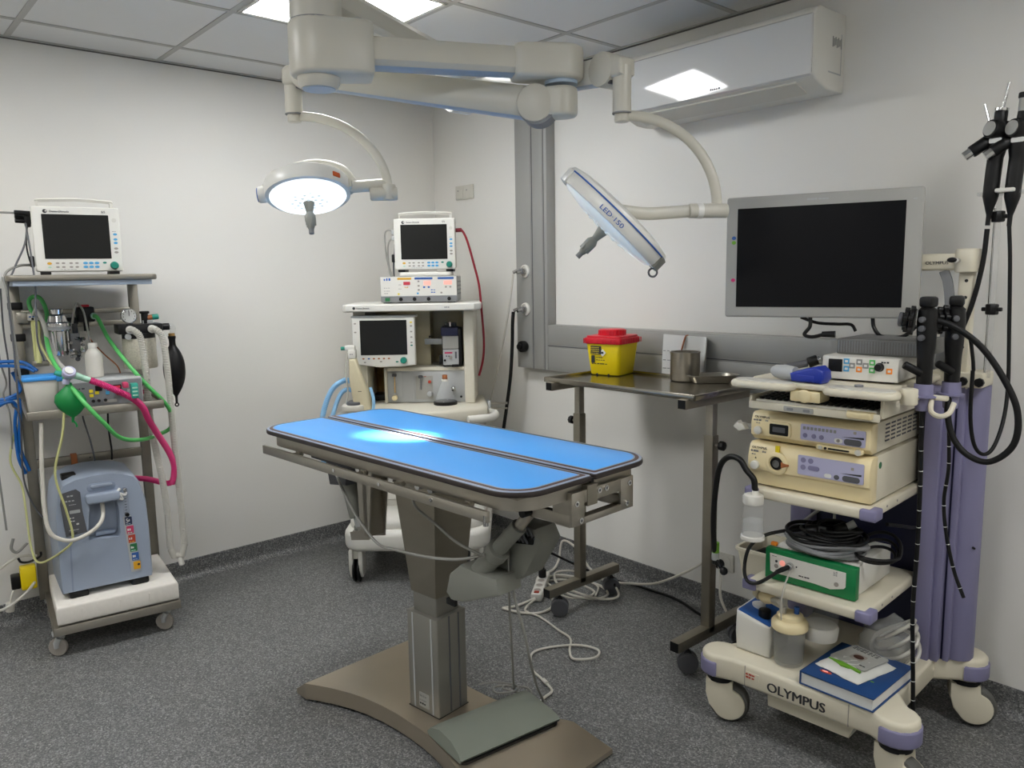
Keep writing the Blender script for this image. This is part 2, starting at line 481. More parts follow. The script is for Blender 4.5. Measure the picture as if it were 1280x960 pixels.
# ================================================================ operating table
TL = (1.904, -1.41, 0); TR_ = 3.2
def operating_table():
    t = thing('operating_table', 'blue topped steel operating table standing in the middle of the room', 'operating table', TL, TR_)
    # foot plate: two transverse feet joined by a waist, its ends sloping to the floor
    xs = [-.50, -.44, -.40, -.34, -.27, -.20, -.12, -.05, .02, .09, .16, .24, .32, .40, .54]
    def hw(x): return .138 + .112 * min(1, abs(x - .0) / .44) ** 2.3
    vs = []; fs = []; n = len(xs)
    for x in xs:
        zt = .07 if -.45 < x < .41 else .028
        w = hw(x); yc = -.018
        vs += [(x, yc - w, .012), (x, yc - w, zt), (x, yc + w, zt), (x, yc + w, .012)]
    for i in range(n - 1):
        for k in range(4): fs.append((i * 4 + k, i * 4 + (k + 1) % 4, i * 4 + 4 + (k + 1) % 4, i * 4 + 4 + k))
    fs += [(0, 1, 2, 3), tuple(n * 4 - 4 + k for k in range(4))]
    mb = MB(); mb.raw(vs, fs, 'steel_base')
    for x in (-.42, .45):
        for y in (-.22, .18): mb.cyl((x, y, 0), (x, y, .02), .022, 'rubber')
    mb.build('base_plate', t, 25)
    # lifting column
    R = Matrix.Rotation(math.radians(4), 4, 'Z'); R.translation = Vector((.004, -.02, 0))
    mb = MB(R)
    mb.prism(rrect(-.072, .072, -.066, .066, .006), .068, .405, 'alumcol', bev=.001)
    for x in (-.043, .045): mb.box(x - .003, x + .003, -.0675, -.06, .075, .403, 'greylt')
    for y in (-.012, .03): mb.box(.066, .0735, y - .003, y + .003, .075, .403, 'greydk')
    mb.box(-.074, .074, -.068, .068, .066, .071, 'rubber')
    mb.pad(-.022, .026, .085, .135, -.066, 'silver', .0008); mb.scrib(-.018, .022, .12, .008, -.067, 'inkgrey', n=5); mb.scrib(-.018, .022, .106, .006, -.067, 'inkgrey', n=5); mb.scrib(-.018, .022, .094, .006, -.067, 'ink', n=4)
    mb.build('column', t)
    mb = MB(R); mb.prism(rrect(-.055, .055, -.05, .05, .005), .405, .52, 'alumcol', bev=.001); mb.build('inner_column', t)
    mb = MB()
    mb.prism([(-.052, -.076), (.066, -.07), (.072, .045), (-.046, .04)], .468, .88, 'steel_dk', o2=[(-.088, -.112), (.125, -.108), (.132, .06), (-.08, .055)], bev=.004)
    mb.build('column_shroud', t)
    # frame below the top
    mb = MB()
    def ring(x0, x1, y0, y1, r, w, z0, z1, m):
        o = rrect(x0, x1, y0, y1, r, 8); i = rrect(x0 + w, x1 - w, y0 + w, y1 - w, r - w, 8); k = len(o)
        vs = [(p[0], p[1], z) for z in (z0, z1) for q in (o, i) for p in q]; fs = []
        for a in range(k):
            b = (a + 1) % k
            fs += [(a, b, 2 * k + b, 2 * k + a), (k + a, 3 * k + a, 3 * k + b, k + b), (a, k + a, k + b, b), (2 * k + a, 2 * k + b, 3 * k + b, 3 * k + a)]
        mb.raw(vs, fs, m)
    ring(-.635, .635, -.255, .255, .09, .004, .909, .951, 'steel')
    mb.box(-.62, .62, -.245, .245, .942, .951, 'steel_dk')
    mb.box(-.60, .655, -.02, .02, .885, .94, 'steel_dk')
    for y in (-.07, .165): mb.box(.12, .645, y - .01, y + .01, .84, .872, 'steel', .002)
    for y in (-.07, .165):
        for x in (.2, .5): mb.box(x - .015, x + .015, y - .008, y + .008, .87, .942, 'steel_dk', .002)
    mb.box(-.36, .26, -.10, .11, .872, .942, 'steel_dk', .003)
    mb.box(-.40, -.16, -.22, .12, .885, .942, 'greydk', .004)
    mb.box(.03, .22, -.20, .18, .89, .942, 'steel_dk', .003)
    for x in (-.15, .03, .16, .22): mb.cyl((x, -.2, .885), (x, -.16, .885), .012, 'chrome', n=12)
    mb.build('top_frame', t)
    # the two halves of the top
    def half(name, y0, y1, sgn):
        R = .10
        def out(d):
            a0, a1, b0, b1 = -.66 + d, .66 - d, y0 + d, y1 - d; r = R - d; q = .004
            if sgn < 0: return quarter(a0 + r, b0 + r, r, 180, 270) + quarter(a1 - r, b0 + r, r, 270, 360) + [(a1, b1 - q), (a1 - q, b1), (a0 + q, b1), (a0, b1 - q)]
            return quarter(a1 - r, b1 - r, r, 0, 90) + quarter(a0 + r, b1 - r, r, 90, 180) + [(a0, b0 + q), (a0 + q, b0), (a1 - q, b0), (a1, b0 + q)]
        mb = MB()
        mb.prism(out(0), .951, .966, 'darkedge', bev=.004)
        mb.prism(out(.003), .960, .9675, 'rim', bev=.0015)
        mb.prism(out(.011), .964, .9683, 'brown', bev=.0006)
        mb.prism(out(.022), .965, .9689, 'rim', bev=.0004)
        mb.prism(out(.026), .966, .9695, 'blue', bev=.0004)
        o = mb.build(name, t); o['label'] = 'blue laminate half with brown edge, ' + ('front' if sgn < 0 else 'rear')
    half('table_panel', -.283, -.006, -1); half('table_panel', .006, .283, 1)
    MB().box(-.655, .655, -.006, .006, .945, .958, 'black').build('gap_channel', t)
    # accessory rails
    for sy in (-1, 1):
        y = sy * .285
        mb = MB(); mb.box(-.605, .558, y - .005, y + .005, .882, .911, 'steel', .001)
        for x in (-.40, -.02, .165, .46):
            mb.cyl((x, sy * .25, .905), (x, y, .905), .008, 'steel_dk', n=10)
            mb.box(x - .012, x + .012, sy * .262 - .006, sy * .262 + .006, .9, .915, 'steel_dk', .001)
        for x in (-.14, .1, .34): mb.cyl((x, y + sy * .004, .8985), (x, y + sy * .008, .8985), .006, 'chrome', n=10)
        mb.cyl((.548, y, .9), (.548, y, .872), .007, 'chrome', n=10)
        mb.build('side_rail', t)
    # end bracket with its slot
    mb = MB(); X0, X1 = .645, .653
    mb.box(X0, X1, -.08, -.03, .84, .93, 'steel', .0008); mb.box(X0, X1, .125, .18, .84, .93, 'steel', .0008)
    mb.box(X0, X1, -.03, .125, .896, .93, 'steel', .0008); mb.box(X0, X1, -.03, .125, .84, .858, 'steel', .0008)
    mb.box(X0 - .05, X0, -.08, .18, .838, .842, 'steel'); mb.box(X0 - .06, X0, -.08, -.076, .84, .93, 'steel')
    for y, z in ((-.062, .9), (-.045, .852), (.03, .918), (.06, .918), (.162, .912), (.15, .856)):
        mb.cyl((X1, y, z), (X1 + .003, y, z), .008, 'chrome', n=12); mb.cyl((X1 + .002, y, z), (X1 + .0035, y, z), .004, 'greydk', n=6)
    mb.build('end_bracket', t)
    # head side tilt actuator
    mb = MB()
    mb.prism([(-.52, .872), (-.36, .872), (-.385, .765), (-.49, .75)], -.10, 0, 'greydk', 'xz', .006)
    mb.cyl((-.45, -.05, .79), (-.388, -.05, .64), .03, 'greyact', bev=.004); mb.cyl((-.388, -.05, .64), (-.374, -.05, .6), .018, 'greylt')
    mb.box(-.395, -.353, -.068, -.032, .575, .612, 'greyact', .005); mb.cyl((-.372, -.08, .593), (-.372, -.02, .593), .01, 'chrome', n=12)
    mb.build('tilt_actuator', t)
    mb = MB()
    for y in (-.085, -.02): mb.prism([(-.335, .87), (-.235, .87), (-.275, .59), (-.385, .563), (-.392, .592), (-.325, .612)], y, y + .006, 'steel', 'xz')
    mb.box(-.30, -.277, -.085, -.014, .6, .87, 'steel_dk')
    mb.build('actuator_bracket', t)
    # foot side actuator
    mb = MB()
    d = Vector((.265, 0, .325)).normalized()
    mb.cyl((.235, -.075, .57), (.37, -.075, .71), .030, 'greyact', bev=.004); mb.cyl((.35, -.075, .69), (.375, -.075, .716), .035, 'greyact', bev=.004)
    mb.cyl((.372, -.075, .716), (.455, -.075, .80), .023, 'greyact'); mb.cyl((.455, -.075, .80), (.5, -.075, .85), .016, 'steel')
    mb.cyl((.5, -.11, .853), (.5, -.04, .853), .012, 'black', n=12)
    mb.prism([(.165, .535), (.185, .60), (.235, .64), (.33, .635), (.395, .64), (.4, .59), (.24, .523), (.19, .515)], -.11, -.01, 'greyact', 'xz', .01)
    mb.prism([(.30, .60), (.30, .68), (.345, .755), (.39, .785), (.478, .786), (.50, .75), (.43, .635), (.35, .585)], -.035, .05, 'greyact', 'xz', .008)
    mb.prism([(.40, .755), (.475, .765), (.47, .74), (.405, .73)], -.041, -.033, 'black', 'xz')
    mb.cyl((.36, -.045, .62), (.36, -.034, .62), .007, 'amber', n=10)
    mb.box(.17, .21, -.112, -.098, .5, .52, 'black', .003)
    mb.build('lift_actuator', t)
    mb = MB()
    for k in range(3): mb.tube([(.42 + .016 * k, -.04, .74), (.417 + .016 * k, -.055, .77), (.43 + .016 * k, -.05, .79), (.44 + .016 * k, -.035, .755)], .004, 'greydk', 8)
    mb.tube([(-.27, -.20, .875), (-.25, -.215, .85), (-.15, -.215, .74), (-.04, -.21, .668), (.06, -.215, .672), (.2, -.2, .68), (.29, -.16, .685), (.35, -.11, .70)], .0045, 'greycable', 8)
    mb.tube([(.16, -.22, .87), (.18, -.22, .83), (.24, -.2, .79), (.30, -.17, .74), (.36, -.12, .70)], .004, 'greycable', 8)
    mb.build('cable', t)
operating_table()

# foot switch lying on the right foot of the table
def foot_switch():
    t = thing('foot_switch', 'grey green rubber foot switch lying on the steel table base', 'foot switch', (2.15, -1.39, .07), 84)
    mb = MB(); L, W = .175, .095; n = 12; vs = []; fs = []
    sec = [(-W, .004), (-W - .006, .016), (-W + .012, .030), (-.03, .043), (.04, .046), (W - .012, .034), (W + .004, .016), (W, .004)]
    for i in range(n + 1):
        u = -1 + 2 * i / n; e = (1 - max(0, abs(u) - .8) ** 2 * 2.2)
        vs += [(u * L + .01 * (y / W) ** 2 * (1 if u > 0 else -1), y * (.96 + .04 * e), .002 + (z - .002) * e) for y, z in sec]
    k = len(sec)
    for i in range(n):
        for j in range(k): fs.append((i * k + j, i * k + (j + 1) % k, (i + 1) * k + (j + 1) % k, (i + 1) * k + j))
    fs += [tuple(range(k)), tuple(n * k + j for j in range(k))]
    mb.raw(vs, fs, 'pedal'); mb.build('pedal_cover', t, 50)
    MB().prism(rrect(-L - .006, L + .006, -W - .01, W + .008, .02), 0, .008, 'black').build('base', t)
foot_switch()
# its grey lead and the curly lead on the floor
mb = MB()
mb.tube([(2.30, -1.43, .745), (2.285, -1.435, .72), (2.28, -1.43, .64), (2.27, -1.42, .5), (2.22, -1.37, .34), (2.12, -1.28, .18), (2.03, -1.20, .083), (1.99, -1.19, .078), (2.0, -1.225, .082),
         (2.05, -1.20, .078), (2.09, -1.175, .078), (2.05, -1.16, .08), (1.99, -1.2, .078), (1.97, -1.24, .078), (2.01, -1.26, .082), (2.05, -1.22, .09), (2.02, -1.18, .085), (1.94, -1.22, .078), (1.92, -1.27, .078)], .0038, 'greycable', 8)
solo(mb, 'motor_cable', 'thin grey cable hanging from the table motor and coiling on the table base', 'cable')
mb = MB()
mb.tube([(2.29, -1.425, .60), (2.295, -1.42, .55), (2.31, -1.40, .45), (2.29, -1.36, .34), (2.22, -1.27, .2), (2.17, -1.20, .11), (2.16, -1.19, .085), (2.15, -1.2, .08)], .0042, 'greycable', 8)
solo(mb, 'switch_cable', 'grey cable dropping from the table motor to the back of the foot switch', 'cable')

# ================================================================ surgical light
def surgical_light():
    t = thing('surgical_light', 'cream ceiling mounted twin surgical light over the operating table', 'surgical light', (1.838, -1.725, 0))
    O = Vector((1.838, -1.725, 0))
    def W(mb): mb.M = Matrix.Translation(-O); return mb
    # column
    mb = W(MB()); c = (1.838, -1.725)
    mb.cyl((*c, 2.19), (*c, 2.499), .072, 'lampcream', n=32); mb.lathe((*c, 2.43), [(.075, 0), (.14, .03), (.15, .068)], 'lampcream')
    mb.cyl((*c, 2.196), (*c, 2.199), .0735, 'grey', n=32)
    mb.build('ceiling_column', t)
    def bar(mb, a, b, w0, h0, w1, h1, m, r=.3, trim=True):
        """tapered arm of rounded section from a to b"""
        a = Vector(a); b = Vector(b); d = (b - a).normalized(); s = Vector((-d.y, d.x, 0)).normalized(); u = s.cross(d) * -1
        if u.z < 0: u = -u
        vs = []; k = 0
        for p, w, h in ((a, w0, h0), (b, w1, h1)):
            q = [(-w / 2, -h * .32), (-w * .36, -h / 2), (w * .36, -h / 2), (w / 2, -h * .32), (w / 2, h * .22), (w * .3, h / 2), (-w * .3, h / 2), (-w / 2, h * .22)]
            k = len(q); vs += [p + s * x + u * z for x, z in q]
        fs = [(i, (i + 1) % k, k + (i + 1) % k, k + i) for i in range(k)] + [tuple(range(k)), tuple(k + i for i in range(k))]
        mb.raw(vs, fs, m)
        if trim:
            vs = []
            for p, w, h in ((a, w0, h0), (b, w1, h1)):
                q = [(-w * .37, -h * .505), (w * .37, -h * .505), (w * .3, -h * .54), (-w * .3, -h * .54)]
                vs += [p + s * x + u * z for x, z in q]
            mb.raw(vs, [(i, (i + 1) % 4, 4 + (i + 1) % 4, 4 + i) for i in range(4)] + [(0, 1, 2, 3), (4, 5, 6, 7)], 'blue_edge')
    def drum(mb, c, dirv, R, L, h, m):
        """hub: a vertical drum running out into a rounded shoulder along dirv"""
        c = Vector(c); d = Vector(dirv); d.z = 0; d.normalize(); s = Vector((-d.y, d.x, 0))
        o = []
        for k in range(13):
            a = PI / 2 + PI * k / 12; o.append((R * math.cos(a), R * math.sin(a)))
        o += [(L - .02, -R * .82), (L, -R * .6), (L, R * .6), (L - .02, R * .82)]
        old = mb.M; B = Matrix(((d.x, s.x, 0, c.x), (d.y, s.y, 0, c.y), (0, 0, 1, c.z), (0, 0, 0, 1)))
        mb.M = old @ B; mb.prism(o, -h / 2, h / 2, m, bev=min(.014, h * .15), seg=3); mb.M = old
    hub = Vector((1.838, -1.725, 2.125)); kn = Vector((2.18, -1.10, 2.115)); d1 = (kn - hub).normalized()
    mb = W(MB()); drum(mb, hub, d1, .079, .155, .15, 'lampcream')
    mb.lathe(hub + Vector((0, 0, -.105)), [(.05, 0), (.058, .012), (.062, .05)], 'lampcream'); mb.cyl(hub + Vector((0, 0, -.108)), hub + Vector((0, 0, -.1)), .046, 'blue_edge')
    mb.cyl(hub + Vector((0, 0, .074)), hub + Vector((0, 0, .08)), .07, 'grey', n=28)
    mb.build('hub', t)
    mb = W(MB()); bar(mb, hub + d1 * .10, kn - d1 * .07, .086, .08, .082, .076, 'lampcream'); mb.build('extension_arm', t)
    mb = W(MB()); drum(mb, kn, -d1, .068, .15, .098, 'lampcream'); mb.cyl(kn + Vector((0, 0, -.06)), kn + Vector((0, 0, -.048)), .05, 'blue_edge')
    a2 = Vector((1.51, -1.62, 2.135)); k2 = Vector((2.18, -1.10, 2.005)); dd = a2 - k2; dh = Vector((dd.x, dd.y, 0)).normalized()
    drum(mb, k2, dh, .05, .07, .088, 'lampcream')
    sd = Vector((-dh.y, dh.x, 0))
    mb.cyl(k2 + dh * .075 - sd * .045 + Vector((0, 0, -.004)), k2 + dh * .075 + sd * .045 + Vector((0, 0, -.004)), .056, 'lampcream', n=32, bev=.006)
    mb.cyl(k2 + dh * .07 - sd * .04 + Vector((0, 0, -.009)), k2 + dh * .07 + sd * .04 + Vector((0, 0, -.009)), .058, 'grey', n=32)
    mb.build('elbow', t)
    mb = W(MB()); bar(mb, k2 + dh * .075, a2 - dh * .03, .078, .092, .062, .07, 'lampcream'); mb.build('spring_arm', t)
    # second arm pair, behind
    e2 = Vector((1.533, -.983, 2.25)); s2 = Vector((1.838, -1.725, 2.275)); d3 = (e2 - s2).normalized()
    mb = W(MB()); bar(mb, s2 + d3 * .02, e2, .10, .085, .086, .08, 'lampcream', trim=False); mb.build('extension_arm', t)
    r2 = Vector((2.335, -1.025, 2.085)); q2 = e2 + Vector((0, 0, -.10)); d4 = r2 - q2; h4 = Vector((d4.x, d4.y, 0)).normalized()
    mb = W(MB()); drum(mb, e2, -d3, .062, .11, .09, 'lampwhite'); drum(mb, q2, h4, .05, .07, .085, 'lampwhite')
    mb.cyl(q2 + Vector((0, .045, -.008)), q2 + Vector((0, -.045, -.008)), .052, 'lampwhite', n=28, bev=.006)
    mb.build('elbow', t)
    mb = W(MB()); bar(mb, q2 + h4 * .06, r2 - h4 * .05, .075, .085, .062, .07, 'lampwhite'); mb.build('spring_arm', t)
    # knuckles with the vertical tubes
    def knuckle(p, d, tube_end):
        mb = W(MB()); p = Vector(p); s = Vector((-d.y, d.x, 0))
        mb.cyl(p - s * .036 - d * .035, p + s * .036 - d * .035, .05, 'lampcream', n=28, bev=.006)
        old = mb.M; mb.M = old @ Matrix(((d.x, s.x, 0, p.x), (d.y, s.y, 0, p.y), (0, 0, 1, p.z), (0, 0, 0, 1)))
        mb.prism([(-.035, .045), (-.035, -.03), (.03, -.033), (.046, -.026), (.046, .018), (.03, .028)], -.034, .034, 'lampcream', 'xz', .012, 3)
        mb.box(-.03, .0, -.028, .028, -.044, -.028, 'greydk', .004)
        mb.M = old; e = p + d * .022
        mb.cyl(e, (e.x, e.y, tube_end), .0275, 'lampcream', n=24); mb.cyl((e.x, e.y, tube_end - .003), (e.x, e.y, tube_end + .001), .0285, 'grey', n=24)
        mb.cyl((e.x, e.y, tube_end - .026), (e.x, e.y, tube_end), .022, 'lampcream', n=24, bev=.003)
        mb.build('knuckle', t); return Vector((e.x, e.y, tube_end - .008))
    L0 = knuckle(a2, dh, 2.018); R0 = knuckle(r2, h4, 1.955)
    # bowed yokes
    L1 = Vector((1.735, -1.44, 1.755)); R1 = Vector((2.578, -.862, 1.675))
    def yoke(a, b, m):
        mb = W(MB()); pts = []
        for k in range(17):
            u = k / 16; ang = u * PI / 2
            pts.append(Vector((a.x + (b.x - a.x) * math.sin(ang), a.y + (b.y - a.y) * math.sin(ang), b.z + (a.z - b.z) * math.cos(ang))))
        mb.sweep(pts, .012, m, 12, prof=[(1.25 * math.cos(2 * PI * k / 14), .8 * math.sin(2 * PI * k / 14)) for k in range(14)])
        mb.build('yoke', t)
    yoke(L0, L1, 'lampcream'); yoke(R0, R1, 'lampcream')
    return t, O, L1, R1, W
LAMP, LO, LL1, LR1, LW = surgical_light()

def lamp_head(c, nrm, xax, R, lens, lm, name, lab, pivot, kind):
    """disc head: lens looks along nrm; xax points to its pivot"""
    n = Vector(nrm).normalized(); x = Vector(xax); x = (x - n * x.dot(n)).normalized(); y = (-n).cross(x)
    B = Matrix(((x.x, y.x, -n.x, c[0]), (x.y, y.y, -n.y, c[1]), (x.z, y.z, -n.z, c[2]), (0, 0, 0, 1)))
    base = Matrix.Translation(-LO) @ B
    body = MB(base)
    body.lathe((0, 0, 0), [(R * .90, -.004), (R * .985, -.002), (R, .006), (R, .036), (R * .97, .045), (R * .80, .053), (R * .5, .058), (.001, .06)], 'lampwhite', n=56)
    h = body
    if kind == 'ring':
        for k in range(57): pass
        h.sweep([(R * 1.004 * math.cos(a), R * 1.004 * math.sin(a), .033) for a in [2 * PI * k / 56 for k in range(56)]], .0022, 'inkblue', 6, closed=True)
    head = h.build(name, LAMP, 40); head['label'] = lab
    ls = MB(base); ls.lathe((0, 0, 0), [(R * .90, -.003), (R * .84, -.012), (R * .5, -.022), (.001, -.026)], lens, n=48)
    rnd = random.Random(3)
    for k in range(90):
        rr = R * .86 * math.sqrt((k + .5) / 90); a = k * 2.39996
        z = -.027 + .021 * (rr / (R * .86)) ** 2.2
        ls.ball((rr * math.cos(a), rr * math.sin(a), z + .002), (.007, .007, .004), lm, 1)
    ls.build('lens', head)
    hd = MB(base)
    hd.lathe((0, 0, -.02), [(.019, 0), (.012, -.03), (.010, -.042)], 'greyact', n=20)
    hd.lathe((0, 0, -.058), [(.010, 0), (.017, -.012), (.017, -.028), (.011, -.05), (.009, -.056)], 'greyact', n=20)
    for k in range(5):
        a = 2 * PI * k / 5; hd.box(.014 * math.cos(a) - .003, .014 * math.cos(a) + .003, .014 * math.sin(a) - .003, .014 * math.sin(a) + .003, -.104, -.072, 'greyact', .002)
    hd.cyl((0, 0, -.13), (0, 0, -.1), .008, 'grey', n=14)
    hd.build('handle', head)
    return B, base, head

# lit head on the left
LC = Vector((1.592, -1.650, 1.750))
nl = Vector((.36, -.14, -1)).normalized()
B, base, head = lamp_head(LC, nl, LL1 - LC, .134, 'lens', 'lenscell', 'lamp_head', 'white lamp head, lit, lens facing the table', LL1, 'bow')
mb = MB(base)
R = .134
mb.lathe((0, 0, .03), [(R * .93, 0), (R * .9, .02), (R * .6, .045), (R * .3, .055), (.001, .058)], 'lampwhite', n=40)
mb.tube([(-R * 1.0, 0, .03), (-R * .5, 0, .085), (.02, 0, .108), (R * .8, 0, .085), (R * 1.08, 0, .03)], .016, 'lampcream', 12)
mb.cyl((R * .98, 0, .018), (R * 1.86, 0, .018), .019, 'lampcream', bev=.003)
mb.build('arch', head)
mb = MB(base); mb.box(R * .92, R * 1.06, -.03, .03, .004, .036, 'lampcream', .008); 
mb.build('bracket', head)
mb = MB(base @ Matrix.Rotation(math.radians(48), 4, 'Z')); mb.box(-.014, .014, -R * 1.02, -R * .985, .01, .026, 'label_orange', .003); mb.build('warning_label', head)
mb = MB(base); mb.cyl((-R * 1.14, 0, .016), (-R * .96, 0, .016), .026, 'lampwhite', bev=.004); mb.cyl((-R * 1.16, 0, .016), (-R * 1.135, 0, .016), .022, 'inkblue'); mb.cyl((-R * 1.165, 0, .016), (-R * 1.15, 0, .016), .019, 'black')
mb.build('control_knob', head)
mb = MB(Matrix.Translation(-LO)); mb.cyl(LL1 + Vector((0, 0, -.02)), LL1 + Vector((0, 0, .03)), .022, 'lampcream', bev=.004); mb.cyl(LL1 + (LC - LL1).normalized() * .06, LL1 - (LC - LL1).normalized() * .028, .021, 'lampcream', bev=.005); mb.build('pivot', LAMP)
# edge-on head on the right
RC = Vector((2.398, -1.128, 1.630))
vdir = Vector((.7443, -.6534, .1375))                       # the face leans towards the doorway side of the room
pl = Vector((.66, .75, 0)); up = Vector((0, 0, 1))
axis_long = (pl * .77 - up * .63 + Vector((.74, -.65, 0)) * .10).normalized()
nr = Vector((-.525, -.455, -.70)).normalized(); axis_long = (axis_long - nr * axis_long.dot(nr)).normalized()
B, base, head = lamp_head(RC, nr, LR1 - RC, .187, 'lensoff', 'lensoff', 'lamp_head', 'white lamp head tilted on edge towards the table', LR1, 'ring')
R = .187
mb = MB(base)
bx = Vector((axis_long.dot(Vector(B.col[0][:3])), axis_long.dot(Vector(B.col[1][:3])), 0)).normalized()   # tilt axis inside the disc
ang = math.atan2(bx.y, bx.x)
def arc(a0, a1, r, z0, z1, m):
    o = quarter(0, 0, r, math.degrees(a0), math.degrees(a1), 14) + quarter(0, 0, r - .012, math.degrees(a1), math.degrees(a0), 14)
    mb.prism(o, z0, z1, m, bev=.003)
arc(ang - .42, ang + .42, R * 1.03, -.004, .034, 'greyact'); arc(ang + PI - .5, ang + PI + .5, R * 1.02, -.006, .036, 'lampwhite')
mb.sweep([(bx.x * R * 1.0 + .012 * math.cos(a) * bx.x, bx.y * R + .012 * math.cos(a) * bx.y, -.012 + .012 * math.sin(a)) for a in [2 * PI * k / 16 for k in range(16)]], .003, 'greydk', 6, closed=True)
mb.build('grip', head)
# lettering along the rim that faces the room
mb = MB(base)
rw = Vector((.66, -.75, 0))
rim = math.atan2(rw.dot(Vector(B.col[1][:3])), rw.dot(Vector(B.col[0][:3])))
tg = Vector(B.col[0][:3]) * -math.sin(rim) + Vector(B.col[1][:3]) * math.cos(rim)
sgn = 1 if tg.dot(pl) > 0 else -1
vs, fs = glyphs('LED·150', .024, .0006, 'CENTER')
out = []
for p in vs:
    a = rim + sgn * (p[0] - .0) / R; out.append(((R + .001 + p[2]) * math.cos(a), (R + .001 + p[2]) * math.sin(a), .006 + p[1] * .75))
mb.raw(out, fs, 'inkblue'); mb.build('lettering', head)
mb = MB(Matrix.Translation(-LO))
pd = (RC - LR1); pd.z = 0; pd.normalize(); pv = LR1 + Vector((0, 0, -.01))
mb.cyl(pv - pd * .03, pv + pd * .085, .021, 'lampcream', n=24, bev=.003); mb.cyl(pv + pd * .045, pv + pd * .062, .0225, 'lampwhite', n=24)
bk = RC - nr * .05
mb.sweep(smooth([pv + pd * .08, pv + pd * .14 + Vector((0, 0, -.004)), bk + (pv - bk) * .25 + Vector((0, 0, -.008)), bk], 8), .015, 'lampcream', 10, prof=[(1.2 * math.cos(2 * PI * k / 12), .55 * math.sin(2 * PI * k / 12)) for k in range(12)], up=(0, 0, 1))
mb.build('pivot', LAMP)
# what the lit head throws on the table
ld = bpy.data.lights.new('head_beam', 'SPOT'); lo = bpy.data.objects.new('head_beam', ld); COL.objects.link(lo); lo.parent = LAMP
lo.location = RC + nr * .15 - LO; lo.rotation_euler = (Vector((1.775, -1.455, .97)) - RC - nr * .15).to_track_quat('-Z', 'Y').to_euler()
ld.energy = 620; ld.spot_size = math.radians(15); ld.spot_blend = 1.; ld.shadow_soft_size = .03; ld.color = (.95, 1, 1)

# ================================================================ air conditioner
def air_conditioner():
    t = thing('air_conditioner', 'white split air conditioner high on the right wall', 'air conditioner', (2.09, 0, 2.115))
    o = [(0, .005), (0, .272), (-.185, .272), (-.208, .262), (-.222, .24), (-.222, .045), (-.205, .028), (-.12, .002), (-.06, 0)]
    mb = MB(); mb.prism(o, -.43, .43, 'white', 'yz', .008, 3)
    for k in range(3): mb.scrib(.425 + 0, .426, .1, .01, 0, 'ink', n=1)
    mb.build('housing', t)
    mb = MB(); mb.prism([(-.210, .250), (-.230, .235), (-.230, .042), (-.222, .036)], -.425, .425, 'acfront', 'yz', .005, 3)
    mb.scrib(.02, .075, .055, .007, -.2305, 'ink', n=6); mb.build('front_panel', t)
    mb = MB(); mb.prism([(-.206, .030), (-.130, .003), (-.126, -.003), (-.209, .023)], -.37, .36, 'offwhite', 'yz', .002)
    mb.prism([(-.172, .0165), (-.168, .015), (-.1685, .012), (-.1725, .0135)], -.33, .3, 'greydk', 'yz')
    mb.build('louvre', t)
    mb = MB()
    mb.box(.4301, .4306, -.12, -.028, .06, .065, 'greylt'); mb.box(.4301, .4306, -.032, -.028, .06, .2, 'greylt')
    for k in range(7): mb.box(.4301, .431, -.095 + .01 * k, -.089 + .01 * k, .15 + .004 * (k % 3), .185 - .005 * (k % 2), 'inkgrey')
    mb.build('side_print', t)
M['acfront'] = mat('glossy_white_panel', 'd4d4d2', .06, coat=.4)
air_conditioner()

# ================================================================ wall sockets and gas outlets
def socket(name, x, z, n, label, blank=False):
    t = thing(name, label, 'socket', (x, -.001, z))
    mb = MB(); w = .04 * n
    mb.prism(rrect(-w, w, -.04, .04, .006), -.010, 0, 'offwhite', 'xz', .003); mb.build('plate', t)
    for k in range(n):
        c = -w + .04 + .08 * k; mb = MB()
        if blank:
            mb.pad(c - .03, c + .03, -.03, .03, -.0095, 'offwhite', .003); mb.cyl((c - .012, -.0125, .01), (c - .012, -.0135, .01), .004, 'grey', n=10)
        else:
            mb.lathe((c, -.0105, 0), [(.029, 0), (.029, .002), (.021, .0025), (.02, -.006), (.001, -.006)], 'offwhite', (0, -1, 0)); mb.cyl((c - .009, -.008, 0), (c - .009, -.0066, 0), .0025, 'ink', n=8); mb.cyl((c + .009, -.008, 0), (c + .009, -.0066, 0), .0025, 'ink', n=8)
        mb.build('insert', t)
socket('wall_switch', .30, 1.968, 2, 'cream double wall switch above the anaesthesia machine by the corner', True)
socket('wall_socket', 2.04, .235, 2, 'cream double wall socket low behind the right trolley leg')

def outlet(z, label, hose):
    t = thing('gas_outlet', label, 'gas outlet', (.875, -.0655, z), 0, 'gas outlets on the duct')
    mb = MB(); mb.lathe((0, 0, 0), [(.034, 0), (.033, .008), (.026, .012), (.024, .006), (.001, .006)], 'white', (0, -1, 0)); mb.build('collar', t)
    mb = MB(); mb.cyl((0, -.005, 0), (0, -.03, 0), .016, 'chrome', bev=.002); mb.cyl((0, -.03, 0), (-.008, -.055, -.006), .011, 'chrome'); mb.cyl((-.008, -.05, .004), (-.028, -.06, -.006), .009, 'chrome'); mb.box(-.014, .012, -.036, -.028, -.014, .014, 'grey', .003)
    mb.build('coupling', t)
outlet(1.51, 'upper white gas outlet with thin hose on the grey duct', 0); outlet(1.312, 'lower white gas outlet with black hose on the grey duct', 1)
mb = MB(); mb.cyl((.865, -.066, 1.115), (.865, -.10, 1.115), .03, 'black', bev=.006); mb.cyl((.865, -.10, 1.115), (.865, -.115, 1.115), .016, 'black', bev=.003)
solo(mb, 'wall_mount_knob', 'round black knob on the grey duct below the gas outlets', 'knob')
